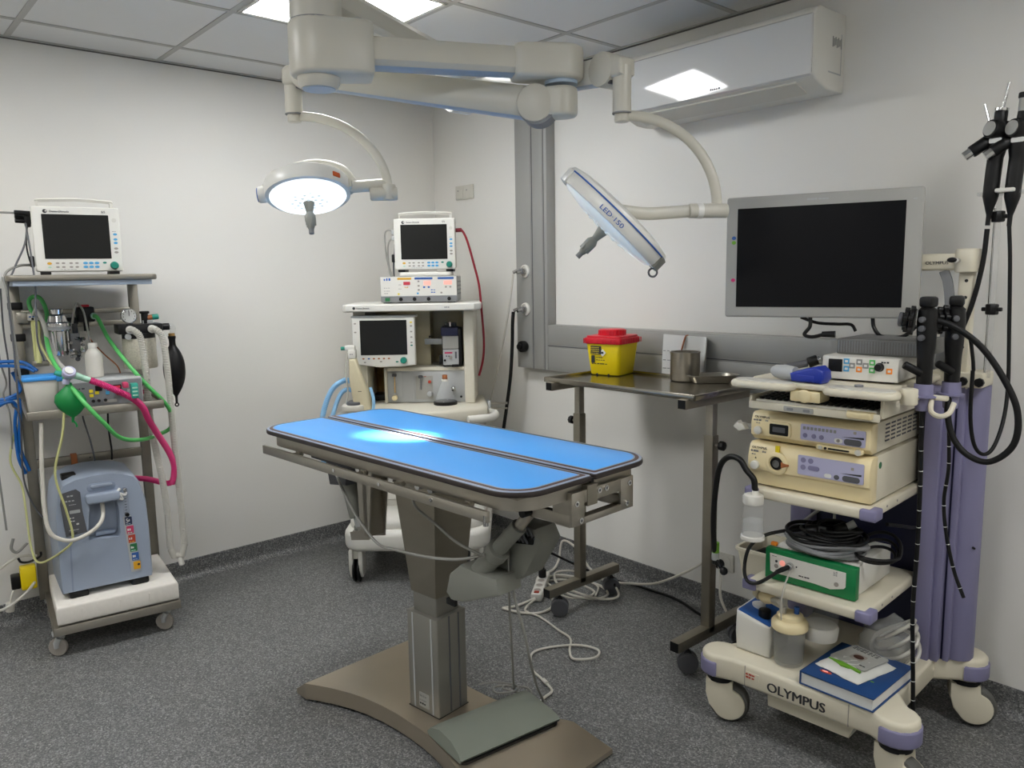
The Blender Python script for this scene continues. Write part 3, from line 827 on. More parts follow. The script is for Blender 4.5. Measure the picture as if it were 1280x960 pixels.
mb = MB(); mb.tube([(.845, -.125, 1.495), (.842, -.13, 1.45), (.80, -.135, 1.25), (.72, -.14, .98), (.63, -.15, .70), (.56, -.16, .50), (.54, -.17, .36)], .0055, 'whitecable', 10)
solo(mb, 'gas_hose', 'thin pale hose hanging from the upper gas outlet', 'hose')
mb = MB(); mb.tube([(.842, -.125, 1.30), (.84, -.13, 1.24), (.836, -.132, 1.12), (.82, -.135, .95), (.79, -.14, .78), (.765, -.15, .62), (.75, -.17, .4)], .0095, 'rubber', 10)
solo(mb, 'gas_hose', 'thick black hose hanging from the lower gas outlet', 'hose')

# ================================================================ instrument trolley on castors
def swivel_castor(mb, x, y, r, w=.018, rot=0., twin=True, m='greydk', hub='grey'):
    c, s = math.cos(rot), math.sin(rot)
    ax = Vector((-s, c, 0)); o = Vector((x, y, r)) + Vector((c, s, 0)) * r * .35
    for k in ((-1, 1) if twin else (0,)):
        p = o + ax * k * w * .75
        mb.lathe(p - ax * w / 2, [(r * .55, 0), (r * .93, .0), (r, w * .2), (r, w * .8), (r * .93, w), (r * .55, w)], m, ax, 28)
        mb.cyl(p - ax * (w / 2 - .001), p + ax * (w / 2 - .001), r * .62, hub, n=20)
    return o, ax
def instrument_trolley():
    t = thing('instrument_trolley', 'steel instrument trolley with raised edge tray against the right wall', 'trolley', (1.92, -.40, 0))
    xl, xr = -.34, .34
    mb = MB(); Z = .985
    mb.box(-.38, .38, -.165, .245, Z + .055, Z + .062, 'steel_tray')
    for a in ((-.385, .385, -.17, -.162), (-.385, .385, .242, .25), (-.385, -.377, -.17, .25), (.377, .385, -.17, .25)): mb.box(*a, Z + .052, Z + .074, 'steel_tray', .003)
    mb.build('tray', t)
    mb = MB()
    for x in (xl, xr):
        mb = MB(); mb.box(x - .018, x + .018, -.185, .23, Z + .02, Z + .055, 'steel_dk', .002)
        for y in (-.186, .23): mb.box(x - .016, x + .016, y, y + .002, Z + .022, Z + .053, 'black')
        mb.build('tray_bearer', t)
    for x in (xl, xr):
        mb = MB(); mb.box(x - .0155, x + .0155, -.0155, .0155, .5, Z + .03, 'steel', .002); mb.build('inner_leg', t)
        mb = MB(); mb.box(x - .02, x + .02, -.02, .02, .11, .885, 'steel_dk', .003); mb.build('leg', t)
        mb = MB(); s = -1 if x < 0 else 1
        y = 0
        mb.cyl((x + s * .02, 0, .85), (x + s * .04, 0, .85), .006, 'steel'); mb.cyl((x + s * .037, 0, .85), (x + s * .058, 0, .85), .018, 'black', n=8, bev=.004); mb.build('locking_knob', t)
        mb = MB(); mb.box(x - .02, x + .02, -.21, .245, .095, .135, 'steel_dk', .002)
        for yy in (-.212, .245): mb.box(x - .018, x + .018, yy, yy + .002, .097, .133, 'black')
        mb.build('foot_bar', t)
        for yy in (-.15, .19):
            mb = MB(); o, ax = swivel_castor(mb, x, yy, .039, .02, .75 if yy < 0 else .95)
            mb.cyl((x, yy, .05), (x, yy, .096), .009, 'greydk'); mb.sweep(smooth([(x, yy, .074), o + Vector((0, 0, .04)), o + Vector((.02, 0, .01)), o]), .011, 'black', 8); mb.build('castor', t)
    return t
instrument_trolley()
TZ = 1.0475
def sharps():
    t = thing('sharps_container', 'yellow sharps container with red lid on the steel tray', 'sharps container', (1.625, -.235, TZ), 12)
    t.scale = (1.16, 1.16, 1.1)
    mb = MB(); mb.prism(rrect(-.062, .062, -.062, .062, .014), .002, .13, 'yellow', o2=rrect(-.075, .075, -.075, .075, .016), bev=.003)
    for x in (-.03, .02): mb.cyl((x, -.064, .004), (x, -.06, .004), .004, 'ink', n=8)
    y = -.0665
    mb.pad(-.052, -.005, .085, .118, -.0738, 'ink', .0012, .001); 
    for k in range(4): mb.scrib(-.051, -.006, .088 + .0075 * k, .003, -.0752, 'yellowlab', n=6)
    mb.onface([(.0, .078), (.014, .092), (.0, .106), (-.014, .092)][::-1], -.0728, 'paper', .002); mb.pad(-.005, .005, .088, .096, -.075, 'ink', .0006)
    mb.pad(-.05, -.036, .05, .08, -.0702, 'ink', .0012, .002); mb.scrib(-.03, .018, .06, .004, -.0685, 'ink', n=5); mb.scrib(-.05, .03, .045, .004, -.067, 'ink', n=7); mb.scrib(-.03, .01, .07, .004, -.0695, 'ink', n=4)
    mb.build('bin', t)
    mb = MB(); mb.prism(rrect(-.082, .082, -.082, .082, .02), .126, .150, 'red', bev=.004); mb.prism(rrect(-.076, .076, -.076, .076, .02), .148, .158, 'red', bev=.003)
    for k in range(9): mb.box(-.078 + .019 * k, -.074 + .019 * k, -.084, -.08, .128, .148, 'red', .001); mb.box(.08, .084, -.078 + .019 * k, -.074 + .019 * k, .128, .148, 'red', .001)
    mb.build('lid', t)
    mb = MB(); mb.lathe((0, 0, .156), [(.05, 0), (.05, .022), (.046, .026), (.001, .026)], 'red', n=36)
    for k in range(24): a = 2 * PI * k / 24; mb.box(.05 * math.cos(a) - .002, .05 * math.cos(a) + .002, .05 * math.sin(a) - .002, .05 * math.sin(a) + .002, .158, .178, 'red')
    mb.build('cap', t)
sharps()
mb = MB(); mb.lathe((0, 0, 0), [(.044, 0), (.048, .003), (.049, .008), (.049, .094), (.051, .097), (.051, .1), (.0465, .1), (.0465, .006), (.001, .006)], 'steel', n=40)
solo(mb, 'steel_beaker', 'round steel beaker on the tray in front of the papers', 'beaker', loc=(1.995, -.205, TZ)).scale = (1.22, 1.22, 1.2)
mb = MB(); o = rrect(-.10, .10, -.055, .055, .05, 8)
def scale(o, k): return [(x * k, y * k) for x, y in o]
def dish(mb):
    rings = [(.72, 0), (.78, .001), (.93, .026), (1.04, .03), (1.04, .033), (.9, .030), (.74, .005)]
    vs = []; n = len(o); fs = []
    for k, z in rings: vs += [(x * k, y * (k if k < 1 else k + .03) + (.018 * (1 - (x / .1) ** 2) if abs(x) < .1 else 0), z) for x, y in o]
    for i in range(len(rings) - 1):
        for j in range(n): fs.append((i * n + j, i * n + (j + 1) % n, (i + 1) * n + (j + 1) % n, (i + 1) * n + j))
    fs += [tuple(range(n)), tuple((len(rings) - 1) * n + j for j in range(n))]
    mb.raw(vs, fs, 'steel')
dish(mb)
solo(mb, 'kidney_dish', 'shallow steel kidney dish at the right end of the tray', 'dish', loc=(2.115, -.185, TZ), rz=46)
# white papers held by a brown strap, standing between the tray and the wall
mb = MB()
vs = []; fs = []; n = 12
for k in range(n + 1):
    x = -.10 + .20 * k / n; bow = -.012 * math.cos(x / .1 * 1.4) - (.02 if x > .085 else 0)
    for z, dy in ((0, 0), (.10, .006), (.19, .016)): vs += [(x, bow + dy, z - .012 * (x + .1) * (z > .15) * 3), (x, bow + dy + .012, z - .012 * (x + .1) * (z > .15) * 3)]
for k in range(n):
    a = k * 6; b = a + 6
    for i in (0, 2): fs += [(a + i, b + i, b + i + 2, a + i + 2), (a + i + 1, a + i + 3, b + i + 3, b + i + 1)]
    fs += [(a, a + 1, b + 1, b), (a + 4, b + 4, b + 5, a + 5)]
fs += [(0, 2, 3, 1), (2, 4, 5, 3), (n * 6, n * 6 + 1, n * 6 + 3, n * 6 + 2), (n * 6 + 2, n * 6 + 3, n * 6 + 5, n * 6 + 4)]
t = thing('paper_stack', 'white papers tied with a brown strap standing behind the steel beaker', 'papers', (1.925, -.118, 1.036), 14)
mb.raw(vs, fs, 'paper'); mb.scrib(-.09, -.02, .12, .004, -.009, 'inkgrey', n=4); mb.scrib(-.09, -.03, .08, .004, -.012, 'inkgrey', n=3); mb.scrib(-.09, -.03, .045, .004, -.013, 'inkgrey', n=3); mb.build('sheets', t, 60)
mb = MB(); mb.sweep(smooth([(-.02, -.016, .004), (-.022, -.02, .06), (-.005, -.012, .13), (.005, .0, .18), (.005, .03, .184)], 6), .006, 'strap', prof=[(.25, 1), (-.25, 1), (-.25, -1), (.25, -1)]); mb.build('strap', t)
# ================================================================ patient monitors
def patient_monitor(loc, rz, label, feet=True):
    """front face on local y = 0, standing on z = 0"""
    t = thing('patient_monitor', label, 'patient monitor', loc, rz, 'patient monitors with green knobs')
    mb = MB()
    mb.box(-.152, .152, 0, .035, .012, .262, 'white', .006, 3)
    mb.box(-.146, .146, .03, .15, .016, .256, 'offwhite', .01, 3)
    for k in range(3): mb.box(-.1475, .1475, .05 + .03 * k, .066 + .03 * k, .02, .252, 'offwhite', .004)
    mb.pad(-.148, .148, .016, .258, 0, 'white', .002, .006)
    mb.onface(quarter(-.105, .243, .0075, 0, 360, 16)[:-1], -.002, 'ink', .0006); mb.onface(quarter(-.102, .244, .003, 0, 360, 10)[:-1], -.0026, 'white', .0006)
    mb.text('Datex-Ohmeda', -.09, .2395, .0105, -.0022, 'ink'); mb.text('S/5', .088, .2405, .012, -.0022, 'ink')
    mb.onface(ell(.131, .213, .0085), -.002, 'offwhite', .001)
    mb.build('housing', t)
    mb = MB(); mb.pad(-.118, .112, .062, .232, -.002, 'screen', .0015, .002); mb.build('screen', t)
    # keys
    mb = MB()
    K = lambda x, z, m, w=.0065, h=.0035: mb.onface(ell(x, z, w, h, 14), -.002, m, .0018)
    K(-.105, .044, 'amber', .008, .005); K(-.105, .029, 'mint', .006, .003)
    for x in (-.078, -.058, -.032, -.012):
        K(x, .045, 'greykey'); K(x, .030, 'greykey')
    for x in (.018, .038, .058):
        K(x, .045, 'bluekey', .0085, .005); K(x, .030, 'bluekey', .0085, .005)
    K(.086, .046, 'teal', .007, .004)
    for z, m in ((.158, 'bluekey'), (.138, 'bluekey'), (.124, 'bluekey'), (.102, 'greykey'), (.087, 'greykey')): K(.131, z, m, .0075, .0045)
    mb.scrib(.122, .140, .168, .002, -.0022, 'ink', n=4); mb.scrib(-.07, .0, .02, .0016, -.0022, 'inkgrey', n=6)
    mb.build('keys', t)
    mb = MB(); mb.lathe((.120, -.001, .035), [(.0155, 0), (.0155, .004), (.0135, .006), (.013, .016), (.011, .018), (.001, .018)], 'teal', (0, -1, 0)); mb.build('knob', t)
    mb = MB(); pts = [(-.128, .05, .258), (-.128, .045, .282), (-.118, .042, .287), (0, .035, .292), (.118, .042, .287), (.128, .045, .282), (.128, .05, .258)]
    mb.sweep(smooth(pts, 6), .006, 'white', prof=[(.7, 1.), (-.7, 1.), (-.7, -1.), (.7, -1.)]); mb.build('handle', t)
    mb = MB()
    for x in (-.12, .12): mb.box(x - .02, x + .02, .004, .14, 0, .014, 'black', .003)
    mb.build('foot', t) if False else None
    for x in (-.12, .12):
        f = MB(); f.box(x - .018, x + .018, .005, .14, 0, .0155, 'black', .003); f.build('foot', t)
    return t

# ================================================================ rack trolley by the left wall
LT = (.08, -2.012, 0); LTR = 83
FL = F(LT, LTR)
def lw(x, y, z): return FL @ Vector((x, y, z))
def rack_trolley():
    t = thing('rack_trolley', 'tall steel rack trolley on castors against the left wall', 'trolley', LT, LTR)
    for x in (-.225, .232):
        mb = MB(); mb.box(x - .02, x + .02, -.015, .015, .10, 1.497, 'frame_dk', .003)
        mb.build('post', t)
    mb = MB()
    mb.prism(rrect(-.262, .262, -.455, .04, .03), 1.497, 1.520, 'frame_dk', bev=.006); mb.box(-.24, .24, -.445, .03, 1.478, 1.498, 'sheen_ink', .002)  # pale strip below the shelf stands in for a bluish reflection
    mb.build('top_shelf', t)
    mb = MB(); mb.box(-.236, .246, -.44, .02, .982, .988, 'steel'); mb.box(-.24, .25, -.445, -.437, .966, 1.0, 'steel', .003); mb.box(-.24, -.232, -.445, .02, .966, 1.0, 'steel', .003); mb.box(.242, .25, -.445, .02, .966, 1.0, 'steel', .003)
    mb.build('middle_shelf', t)
    mb = MB(); mb.box(-.222, .248, -.465, .03, .124, .13, 'steel'); mb.box(-.225, .25, -.468, -.462, .097, .132, 'steel', .002); mb.box(-.225, -.219, -.468, .03, .097, .132, 'steel', .002); mb.box(.244, .25, -.468, .03, .097, .132, 'steel', .002)
    mb.build('bottom_shelf', t)
    mb = MB(); mb.box(-.206, .213, -.013, .012, .69, .728, 'frame_dk', .002); mb.cyl((-.0, -.014, .712), (0, -.016, .712), .003, 'ink', n=8); mb.build('cross_bar', t)
    for z in (1.365, 1.308):
        mb = MB(); mb.box(-.21, .22, -.014, .004, z - .011, z + .011, 'steel', .003); mb.build('rail', t)
    for x in (-.2, .2):
        for y in (-.425, -.02):
            mb = MB(); o, ax = swivel_castor(mb, x, y, .037, .018, 2.6 if y < -.1 else .4, False, 'greykey', 'greylt')
            mb.box(x - .03, x + .03, y - .028, y + .028, .092, .098, 'greylt', .002); mb.cyl((x, y, .075), (x, y, .095), .013, 'greylt')
            for k in (-1, 1): mb.sweep([Vector((x, y, .08)) + ax * .014 * k, o + ax * .014 * k + Vector((0, 0, .02)), o + ax * .014 * k], [.012, .012, .009], 'greylt', 8)
            mb.build('castor', t)
    for z in (1.395, 1.262, 1.115):
        mb = MB(); mb.box(-.252, -.198, -.022, .02, z - .016, z + .016, 'black', .004); mb.build('strap', t)
    MB().box(-.075, -.05, -.02, .016, .68, .735, 'strap', .003).build('tape', t)
rack_trolley()
p = lw(-.005, -.385, 1.52)
patient_monitor(p, LTR - 3, 'patient monitor with dark screen on top of the rack trolley')
# connectors and leads on the monitor's flank
t = thing('sensor_leads', 'black sensor plugs and dark leads on the left flank of the rack trolley monitor', 'leads', p, LTR - 3)
mb = MB()
for z, y in ((.235, .03), (.222, .06), (.206, .045)): mb.cyl((-.150, y, z), (-.205, y - .01, z + .002), .009, 'black', bev=.003)
mb.box(-.175, -.153, .03, .09, .185, .245, 'black', .006); mb.build('plug', t)
MB().box(-.17, -.153, .05, .09, .03, .075, 'black', .006).build('plug', t)
for i, (m, r, pts) in enumerate([('greydk', .0035, [(-.165, .04, .21), (-.18, .02, .12), (-.225, 0, .02), (-.25, -.02, -.06), (-.25, -.03, -.3), (-.255, -.02, -.52)]),
                  ('black', .003, [(-.165, .05, .20), (-.175, .03, .12), (-.17, .02, .06), (-.16, .03, .03)]),
                  ('greydk', .0035, [(-.165, .05, .235), (-.17, .03, .19), (-.165, 0, .1), (-.16, -.03, -.02), (-.165, -.045, -.12), (-.17, -.04, -.25), (-.155, -.02, -.33)]),
                  ('greycable', .004, [(-.2, .03, .236), (-.27, .03, .235), (-.33, .04, .215), (-.36, .06, .1), (-.36, .075, -.2), (-.35, .07, -.6), (-.34, .06, -1.0)]),
                  ('greycable', .005, [(-.16, .06, .04), (-.21, .01, .035), (-.255, -.01, .0), (-.25, -.02, -.1), (-.24, -.01, -.4)])]):
    mb = MB(); mb.tube(pts, r, m, 8); mb.build('lead', t)

# polystyrene block and oxygen concentrator at the bottom
mb = MB(FL)
mb.prism([(-.208, -.458), (.247, -.455), (.247, -.02), (-.205, -.02)], .131, .212, 'styro', bev=.012, seg=3)
for x in (-.12, .02, .13): mb.box(x, x + .004, -.4596, -.455, .15, .19, 'styro')
solo(mb, 'polystyrene_block', 'white polystyrene block on the bottom shelf of the rack trolley', 'packing block')
CC = (*lw(-.008, -.392, .2125)[:2], .2125)
def concentrator():
    t = thing('oxygen_concentrator', 'blue grey oxygen concentrator standing on the white polystyrene block', 'oxygen concentrator', CC, LTR + 1)
    fo = [(-.168, .022), (.168, .022), (.172, .04), (.172, .26), (.168, .36), (.15, .44), (.13, .475), (.09, .492), (.03, .503), (-.03, .504), (-.09, .496), (-.135, .478), (-.158, .44), (-.17, .36), (-.173, .26), (-.173, .04)]
    bo = [(x * 1.02, z) for x, z in fo]
    hole = [(-.058, .232), (.052, .225), (.06, .24), (.062, .33), (.054, .405), (-.036, .405), (-.052, .33)]
    # front shell with its recess: walls of the recess are real
    mb = MB(); b = bmesh.new()
    def loop(o, y): return [b.verts.new((x, y, z)) for x, z in o]
    F0 = loop([(x * .97, .26 + (z - .26) * .97) for x, z in fo], -.0); F1 = loop(fo, .018); F2 = loop(bo, .27); F3 = loop([(x * .95, .26 + (z - .26) * .95) for x, z in bo], .285)
    for A, B in ((F0, F1), (F1, F2), (F2, F3)):
        for i in range(len(A)): b.faces.new((A[i], B[i], B[(i + 1) % len(A)], A[(i + 1) % len(A)]))
    b.faces.new(F3)
    H0 = loop(hole, 0); H1 = loop([(x * .94, .31 + (z - .31) * .96) for x, z in hole], .055)
    ed = [b.edges.get((F0[i], F0[(i + 1) % len(F0)])) for i in range(len(F0))] + [b.edges.new((H0[i], H0[(i + 1) % len(H0)])) for i in range(len(H0))]
    bmesh.ops.triangle_fill(b, use_beauty=True, edges=ed)
    for f in [f for f in b.faces if all(v in H0 for v in f.verts)]: b.faces.remove(f)
    for i in range(len(H0)): b.faces.new((H0[i], H1[i], H1[(i + 1) % len(H0)], H0[(i + 1) % len(H0)]))
    b.faces.new(H1); bmesh.ops.recalc_face_normals(b, faces=list(b.faces)); mb.frombm(b, 'concentr')
    mb.box(-.03, .045, .02, .056, .236, .25, 'concentr2', .004)
    mb.prism([(-.135, .03), (-.128, .23), (-.122, .23), (-.129, .03)], -.001, .004, 'concentr2', 'xz')
    mb.build('housing', t, 30)
    mb = MB(); mb.prism(rrect(-.058, .068, .385, .425, .012), -.028, .012, 'concentr', 'xz', .008, 3)
    mb.prism(rrect(-.05, .058, .43, .465, .016), -.004, .014, 'concentr2', 'xz', .006); mb.prism(rrect(-.036, .044, .446, .460, .007), -.008, .0, 'concentr', 'xz', .003)
    mb.build('carry_handle', t)
    mb = MB(); mb.onface([(-.138, .262), (-.062, .270), (-.072, .36), (-.074, .438), (-.088, .452), (-.14, .442), (-.148, .40)], 0, 'greydk', .004)
    y = -.0042
    mb.scrib(-.122, -.085, .425, .008, y, 'greylt', n=3); mb.scrib(-.13, -.082, .405, .006, y, 'greylt', n=4); mb.scrib(-.118, -.084, .39, .003, y, 'greylt', n=5); mb.pad(-.118, -.08, .355, .368, y, 'greylt', .001, .002)
    mb.scrib(-.12, -.10, .335, .004, y, 'paper', n=2); mb.scrib(-.12, -.10, .322, .004, y, 'paper', n=2); mb.pad(-.098, -.088, .306, .313, y, 'paper', .001, .003)
    mb.scrib(-.125, -.075, .285, .004, y, 'greylt', n=4); mb.scrib(-.128, -.07, .272, .004, y, 'black', n=3)
    mb.build('control_panel', t)
    mb = MB(); mb.prism(rrect(.076, .098, .318, .425, .004), -.014, .002, 'clear', 'xz', .002); mb.box(.08, .094, -.018, 0, .412, .43, 'chrome', .004); mb.box(.08, .094, -.018, 0, .31, .325, 'chrome', .004); mb.cyl((.087, -.018, .318), (.087, -.03, .318), .008, 'black', n=12)
    for k in range(6): mb.box(.082, .09, -.0148, -.0142, .335 + .012 * k, .337 + .012 * k, 'ink')
    mb.build('flow_meter', t)
    mb = MB(); ms = ['label_navy', 'label_pink', 'label_red', 'label_green', 'label_blue', 'label_gold']
    mb.prism([(.088, .062), (.126, .062), (.104, .305), (.073, .305)], -.003, .002, 'greylt', 'xz')
    for k, m in enumerate(ms):
        z1 = .302 - k * .0395; sh = .022 * (k + .5) / 6
        mb.pad(.077 + sh, .104 + sh, z1 - .034, z1, -.003, m, .0012, .003)
        if k == 0: mb.text('5', .0795 + sh, z1 - .023, .024, -.0043, 'paper')
        if k < 5: mb.scrib((.088 if k == 0 else .08) + sh, .101 + sh, z1 - .02, .010, -.0043, 'paper', n=3); mb.scrib(.08 + sh, .1 + sh, z1 - .031, .004, -.0043, ['sheen_ink', 'mint', 'amber', 'mint', 'sheen_ink'][k], n=2)
        else: mb.onface(ell(.097 + sh, z1 - .014, .005), -.0043, 'ink', .0005)
    mb.build('labels', t)
    for x in (-.11, .12):
        for y in (.03, .24):
            mb = MB(); mb.prism(rrect(x - .035, x + .035, y - .028, y + .03, .012), 0, .024, 'black', bev=.005); mb.build('foot', t)
    MB().box(-.13, -.075, .06, .12, .478, .502, 'black', .006).build('top_cap', t)
    mb = MB(); mb.tube([(.0, .04, .395), (.004, .02, .37), (-.005, -.02, .32), (-.04, -.04, .285), (-.1, -.05, .262), (-.15, -.06, .268), (-.195, -.06, .31), (-.205, -.05, .40), (-.2, -.04, .55), (-.185, -.03, .74)], .008, 'whitecable', 10)
    mb.cyl((0, .04, .37), (0, .04, .405), .009, 'greydk'); mb.build('outlet_tube', t)
    # white tape wrapped by the handle
    mb = MB(); mb.tube([(.07, -.012, .43), (.055, -.018, .415), (.06, -.02, .395), (.075, -.016, .385), (.066, -.02, .41), (.085, -.012, .40), (.092, -.01, .412)], .0055, 'paper', 8); mb.build('tape', t)
concentrator()

# ventilator box, tub and bottle on the middle shelf
mb0 = thing('ventilator', 'grey ventilator box with coloured keys on the middle shelf', 'ventilator', (*lw(.048, -.415, .9885)[:2], .9885), LTR + 2)
mb = MB(); mb.box(-.135, .13, 0, .22, .006, .112, 'greylt', .004); mb.pad(-.13, .126, .01, .106, 0, 'grey', .003, .003)
for x in (-.11, .1): mb.box(x - .012, x + .012, .01, .2, 0, .008, 'black')
mb.build('casing', mb0)
mb = MB(); y = -.003
for x, z, m in ((-.06, .07, 'yellowlab'), (-.06, .052, 'yellowlab'), (-.04, .062, 'yellowlab'), (-.002, .074, 'bluekey'), (-.002, .058, 'bluekey'), (.078, .06, 'greylt'), (.078, .045, 'greylt'), (.10, .055, 'label_blue')): mb.pad(x - .007, x + .007, z - .006, z + .006, y, m, .002, .001)
mb.pad(.02, .05, .07, .088, y, 'black', .002, .001); mb.pad(.024, .046, .074, .084, -.005, 'ledred', .0006, .001); mb.pad(-.045, -.02, .068, .09, y, 'black', .001); mb.pad(-.02, .03, .018, .03, y, 'silver', .001)
for x in (-.056, -.036, -.012): mb.cyl((x, y, .03), (x, -.012, .03), .006, 'black', n=12)
mb.box(.03, .05, -.012, -.002, .045, .065, 'label_red', .002); mb.scrib(-.115, -.07, .08, .006, y, 'ink', n=4)
mb.build('controls', mb0)
BT = (*lw(.02, -.30, 1.1015)[:2], 1.1015)
t = thing('plastic_bottle', 'small milky bottle with white cap standing on the ventilator box', 'bottle', BT, LTR)
MB().lathe((0, 0, 0), [(.030, 0), (.033, .003), (.033, .085), (.027, .105), (.016, .118), (.014, .124)], 'tub').build('body', t)
MB().lathe((0, 0, .122), [(.017, 0), (.017, .018), (.014, .02), (.001, .02)], 'white').build('cap', t)
TB = (*lw(-.178, -.36, .9885)[:2], .9885)
t = thing('storage_tub', 'milky plastic tub with blue lid on the middle shelf corner', 'tub', TB, LTR)
MB().prism(rrect(-.05, .05, -.05, .05, .014), 0, .128, 'tub', o2=rrect(-.06, .06, -.06, .06, .016), bev=.004).build('body', t)
mb = MB(); mb.prism(rrect(-.065, .065, -.065, .065, .018), .126, .142, 'bluelid', bev=.004); mb.box(.05, .075, -.075, -.055, .12, .15, 'bluelid', .005); mb.build('lid', t)
mb = MB(FL); mb.box(.165, .235, -.20, -.14, .9885, 1.075, 'white', .003); mb.box(.168, .23, -.2025, -.199, 1.0, 1.02, 'label_pink', .001); mb.cyl((.20, -.205, 1.045), (.20, -.225, 1.045), .01, 'black', n=12); mb.box(.19, .235, -.228, -.218, 1.05, 1.064, 'red', .003)
solo(mb, 'white_dispenser', 'small white box with a red tap behind the green hose on the middle shelf', 'box')

# breathing system parts mounted on the rails
t = thing('vaporizer', 'chrome vaporizer hanging from the rail of the rack trolley', 'vaporizer', lw(-.088, -.19, 1.19), LTR)
mb = MB(); mb.lathe((0, 0, 0), [(.028, .0), (.030, .006), (.030, .10), (.045, .104), (.047, .125), (.045, .135), (.038, .14), (.032, .165), (.022, .172), (.024, .19), (.02, .194), (.001, .194)], 'chrome', n=32); mb.build('body', t)
mb = MB()
for k in range(6): a = 2 * PI * k / 6; mb.cyl((.032 * math.cos(a), .032 * math.sin(a), .02), (.032 * math.cos(a), .032 * math.sin(a), .105), .007, 'chrome', n=12)
mb.lathe((0, 0, .108), [(.048, 0), (.0485, .012), (.047, .013)], 'greylt'); mb.build('columns', t)
mb = MB(); rnd = random.Random(4)
for k in range(14): x, y, z = .055 + rnd.uniform(-.022, .03), rnd.uniform(-.03, .02), rnd.uniform(-.01, .075); mb.cyl((x, y, z), (x + rnd.uniform(-.014, .014), y - .014, z + rnd.uniform(-.005, .005)), rnd.uniform(.005, .01), 'chrome', n=10)
mb.box(.04, .075, -.012, .012, .0, .09, 'grey', .003); mb.box(.05, .07, -.01, .01, .08, .13, 'black', .003); mb.ball((.06, -.01, -.018), .01, 'greydk', 2)
mb.build('valve', t)
mb = MB(); mb.box(-.02, .02, .04, .176, .13, .15, 'steel', .003); mb.build('mounting_bar', t)
t = thing('flow_meter_block', 'small white flow meter block with two glass tubes on the left post', 'flow meter', lw(-.155, -.06, 1.16), LTR)
mb = MB(); mb.box(-.032, .032, -.03, .02, .175, .205, 'white', .003); mb.scrib(-.028, .02, .188, .006, -.03, 'inkblue', n=4); mb.cyl((-.015, -.03, .182), (-.015, -.036, .182), .005, 'black', n=10); mb.cyl((.012, -.03, .182), (.012, -.036, .182), .005, 'black', n=10); mb.box(-.07, -.03, .0, .03, .165, .21, 'steel', .004); mb.build('block', t)
for x, m in ((-.014, 'yelcable'), (.012, 'milky')): MB().cyl((x, -.012, .0), (x, -.012, .176), .009, m, n=14).build('tube', t)
MB().box(-.03, .03, -.028, .01, -.02, .004, 'steel', .003).build('base', t)

t = thing('valve_block', 'black rail valve block with a red top and green hose', 'valve', lw(.028, -.045, 1.30), LTR)
mb = MB(); mb.box(-.034, .034, -.055, .03, .02, .085, 'black', .008); mb.box(-.08, -.03, -.03, .02, .01, .04, 'black', .004); mb.cyl((0, -.02, -.02), (0, -.02, .03), .011, 'black'); mb.build('body', t)
MB().box(-.022, .016, -.04, .01, .084, .094, 'red', .003).build('cap', t)
mb = MB(); mb.cyl((.028, -.05, .045), (.028, -.075, .045), .014, 'mint', bev=.003); mb.build('hose_connector', t)
mb = MB(); mb.tube([(-.02, -.05, .09), (-.035, -.06, .10), (-.05, -.065, .05), (-.06, -.06, 0)], .005, 'milky', 8); mb.tube([(-.02, -.06, .09), (-.012, -.09, .06), (-.008, -.14, -.02), (-.008, -.2, -.08)], .0045, 'milky', 8)
mb.tube([(.0, -.02, -.018), (.01, -.05, -.06), (.05, -.12, -.12), (.09, -.16, -.17), (.10, -.17, -.22)], .003, 'strap', 8); mb.build('thin_tube', t)
AB = lw(.205, -.24, 1.12)
t = thing('carbon_dioxide_absorber', 'round canister of pale granules under a black valve block', 'absorber', AB, LTR)
MB().lathe((0, 0, 0), [(.064, 0), (.067, .004), (.067, .128), (.064, .132)], 'granule', n=40).build('canister', t)
mb = MB(); mb.box(-.085, .09, -.055, .06, .15, .19, 'black', .004); mb.cyl((0, 0, .125), (0, 0, .152), .066, 'black', n=36); mb.cyl((.085, 0, .172), (.125, 0, .172), .015, 'black'); mb.cyl((-.05, -.05, .14), (-.05, -.07, .14), .012, 'greylt')
for x in (-.04, .045): mb.cyl((x, -.05, .168), (x, -.068, .168), .017, 'white', bev=.003)
mb.box(-.01, .01, .05, .22, .16, .185, 'steel_dk', .002); mb.build('valve_housing', t)
mb = MB(); mb.cyl((-.038, -.02, .226), (-.038, -.05, .226), .031, 'chrome', n=28, bev=.003); mb.cyl((-.038, -.049, .226), (-.038, -.0515, .226), .027, 'paper', n=28)
for k in range(9): a = math.radians(220 - 32 * k); mb.box(-.038 + .022 * math.cos(a) - .001, -.038 + .022 * math.cos(a) + .001, -.0525, -.0515, .226 + .022 * math.sin(a) - .003, .226 + .022 * math.sin(a) + .003, 'ink')
mb.box(-.0392, -.0368, -.053, -.0515, .226, .246, 'ink'); mb.box(-.05, -.022, -.035, -.02, .19, .205, 'chrome', .003); mb.build('pressure_gauge', t)
mb = MB(); mb.cyl((.03, 0, .19), (.03, 0, .235), .014, 'black', bev=.002); mb.cyl((.03, 0, .232), (.03, 0, .243), .02, 'black', bev=.003); mb.box(.018, .06, -.012, .012, .188, .205, 'greylt', .003); mb.cyl((.04, 0, .214), (.06, 0, .216), .011, 'strap'); mb.cyl((.058, 0, .216), (.085, 0, .218), .012, 'tealclip', bev=.003); mb.build('relief_valve', t)
t = thing('breathing_circuit', 'pair of white corrugated hoses hanging from the black absorber block', 'hoses', AB, LTR)
for x, xe in ((-.04, .045), (.045, .105)):
    mb = MB(); mb.hose([(x, -.062, .168), (x + .012, -.085, .164), (x + .032, -.10, .13), (x + .04, -.105, .0), (x + .045, -.10, -.25), (xe - .005, -.085, -.55), (xe, -.08, -.80)], .0135, 'milky', .007, .11); mb.build('hose', t)
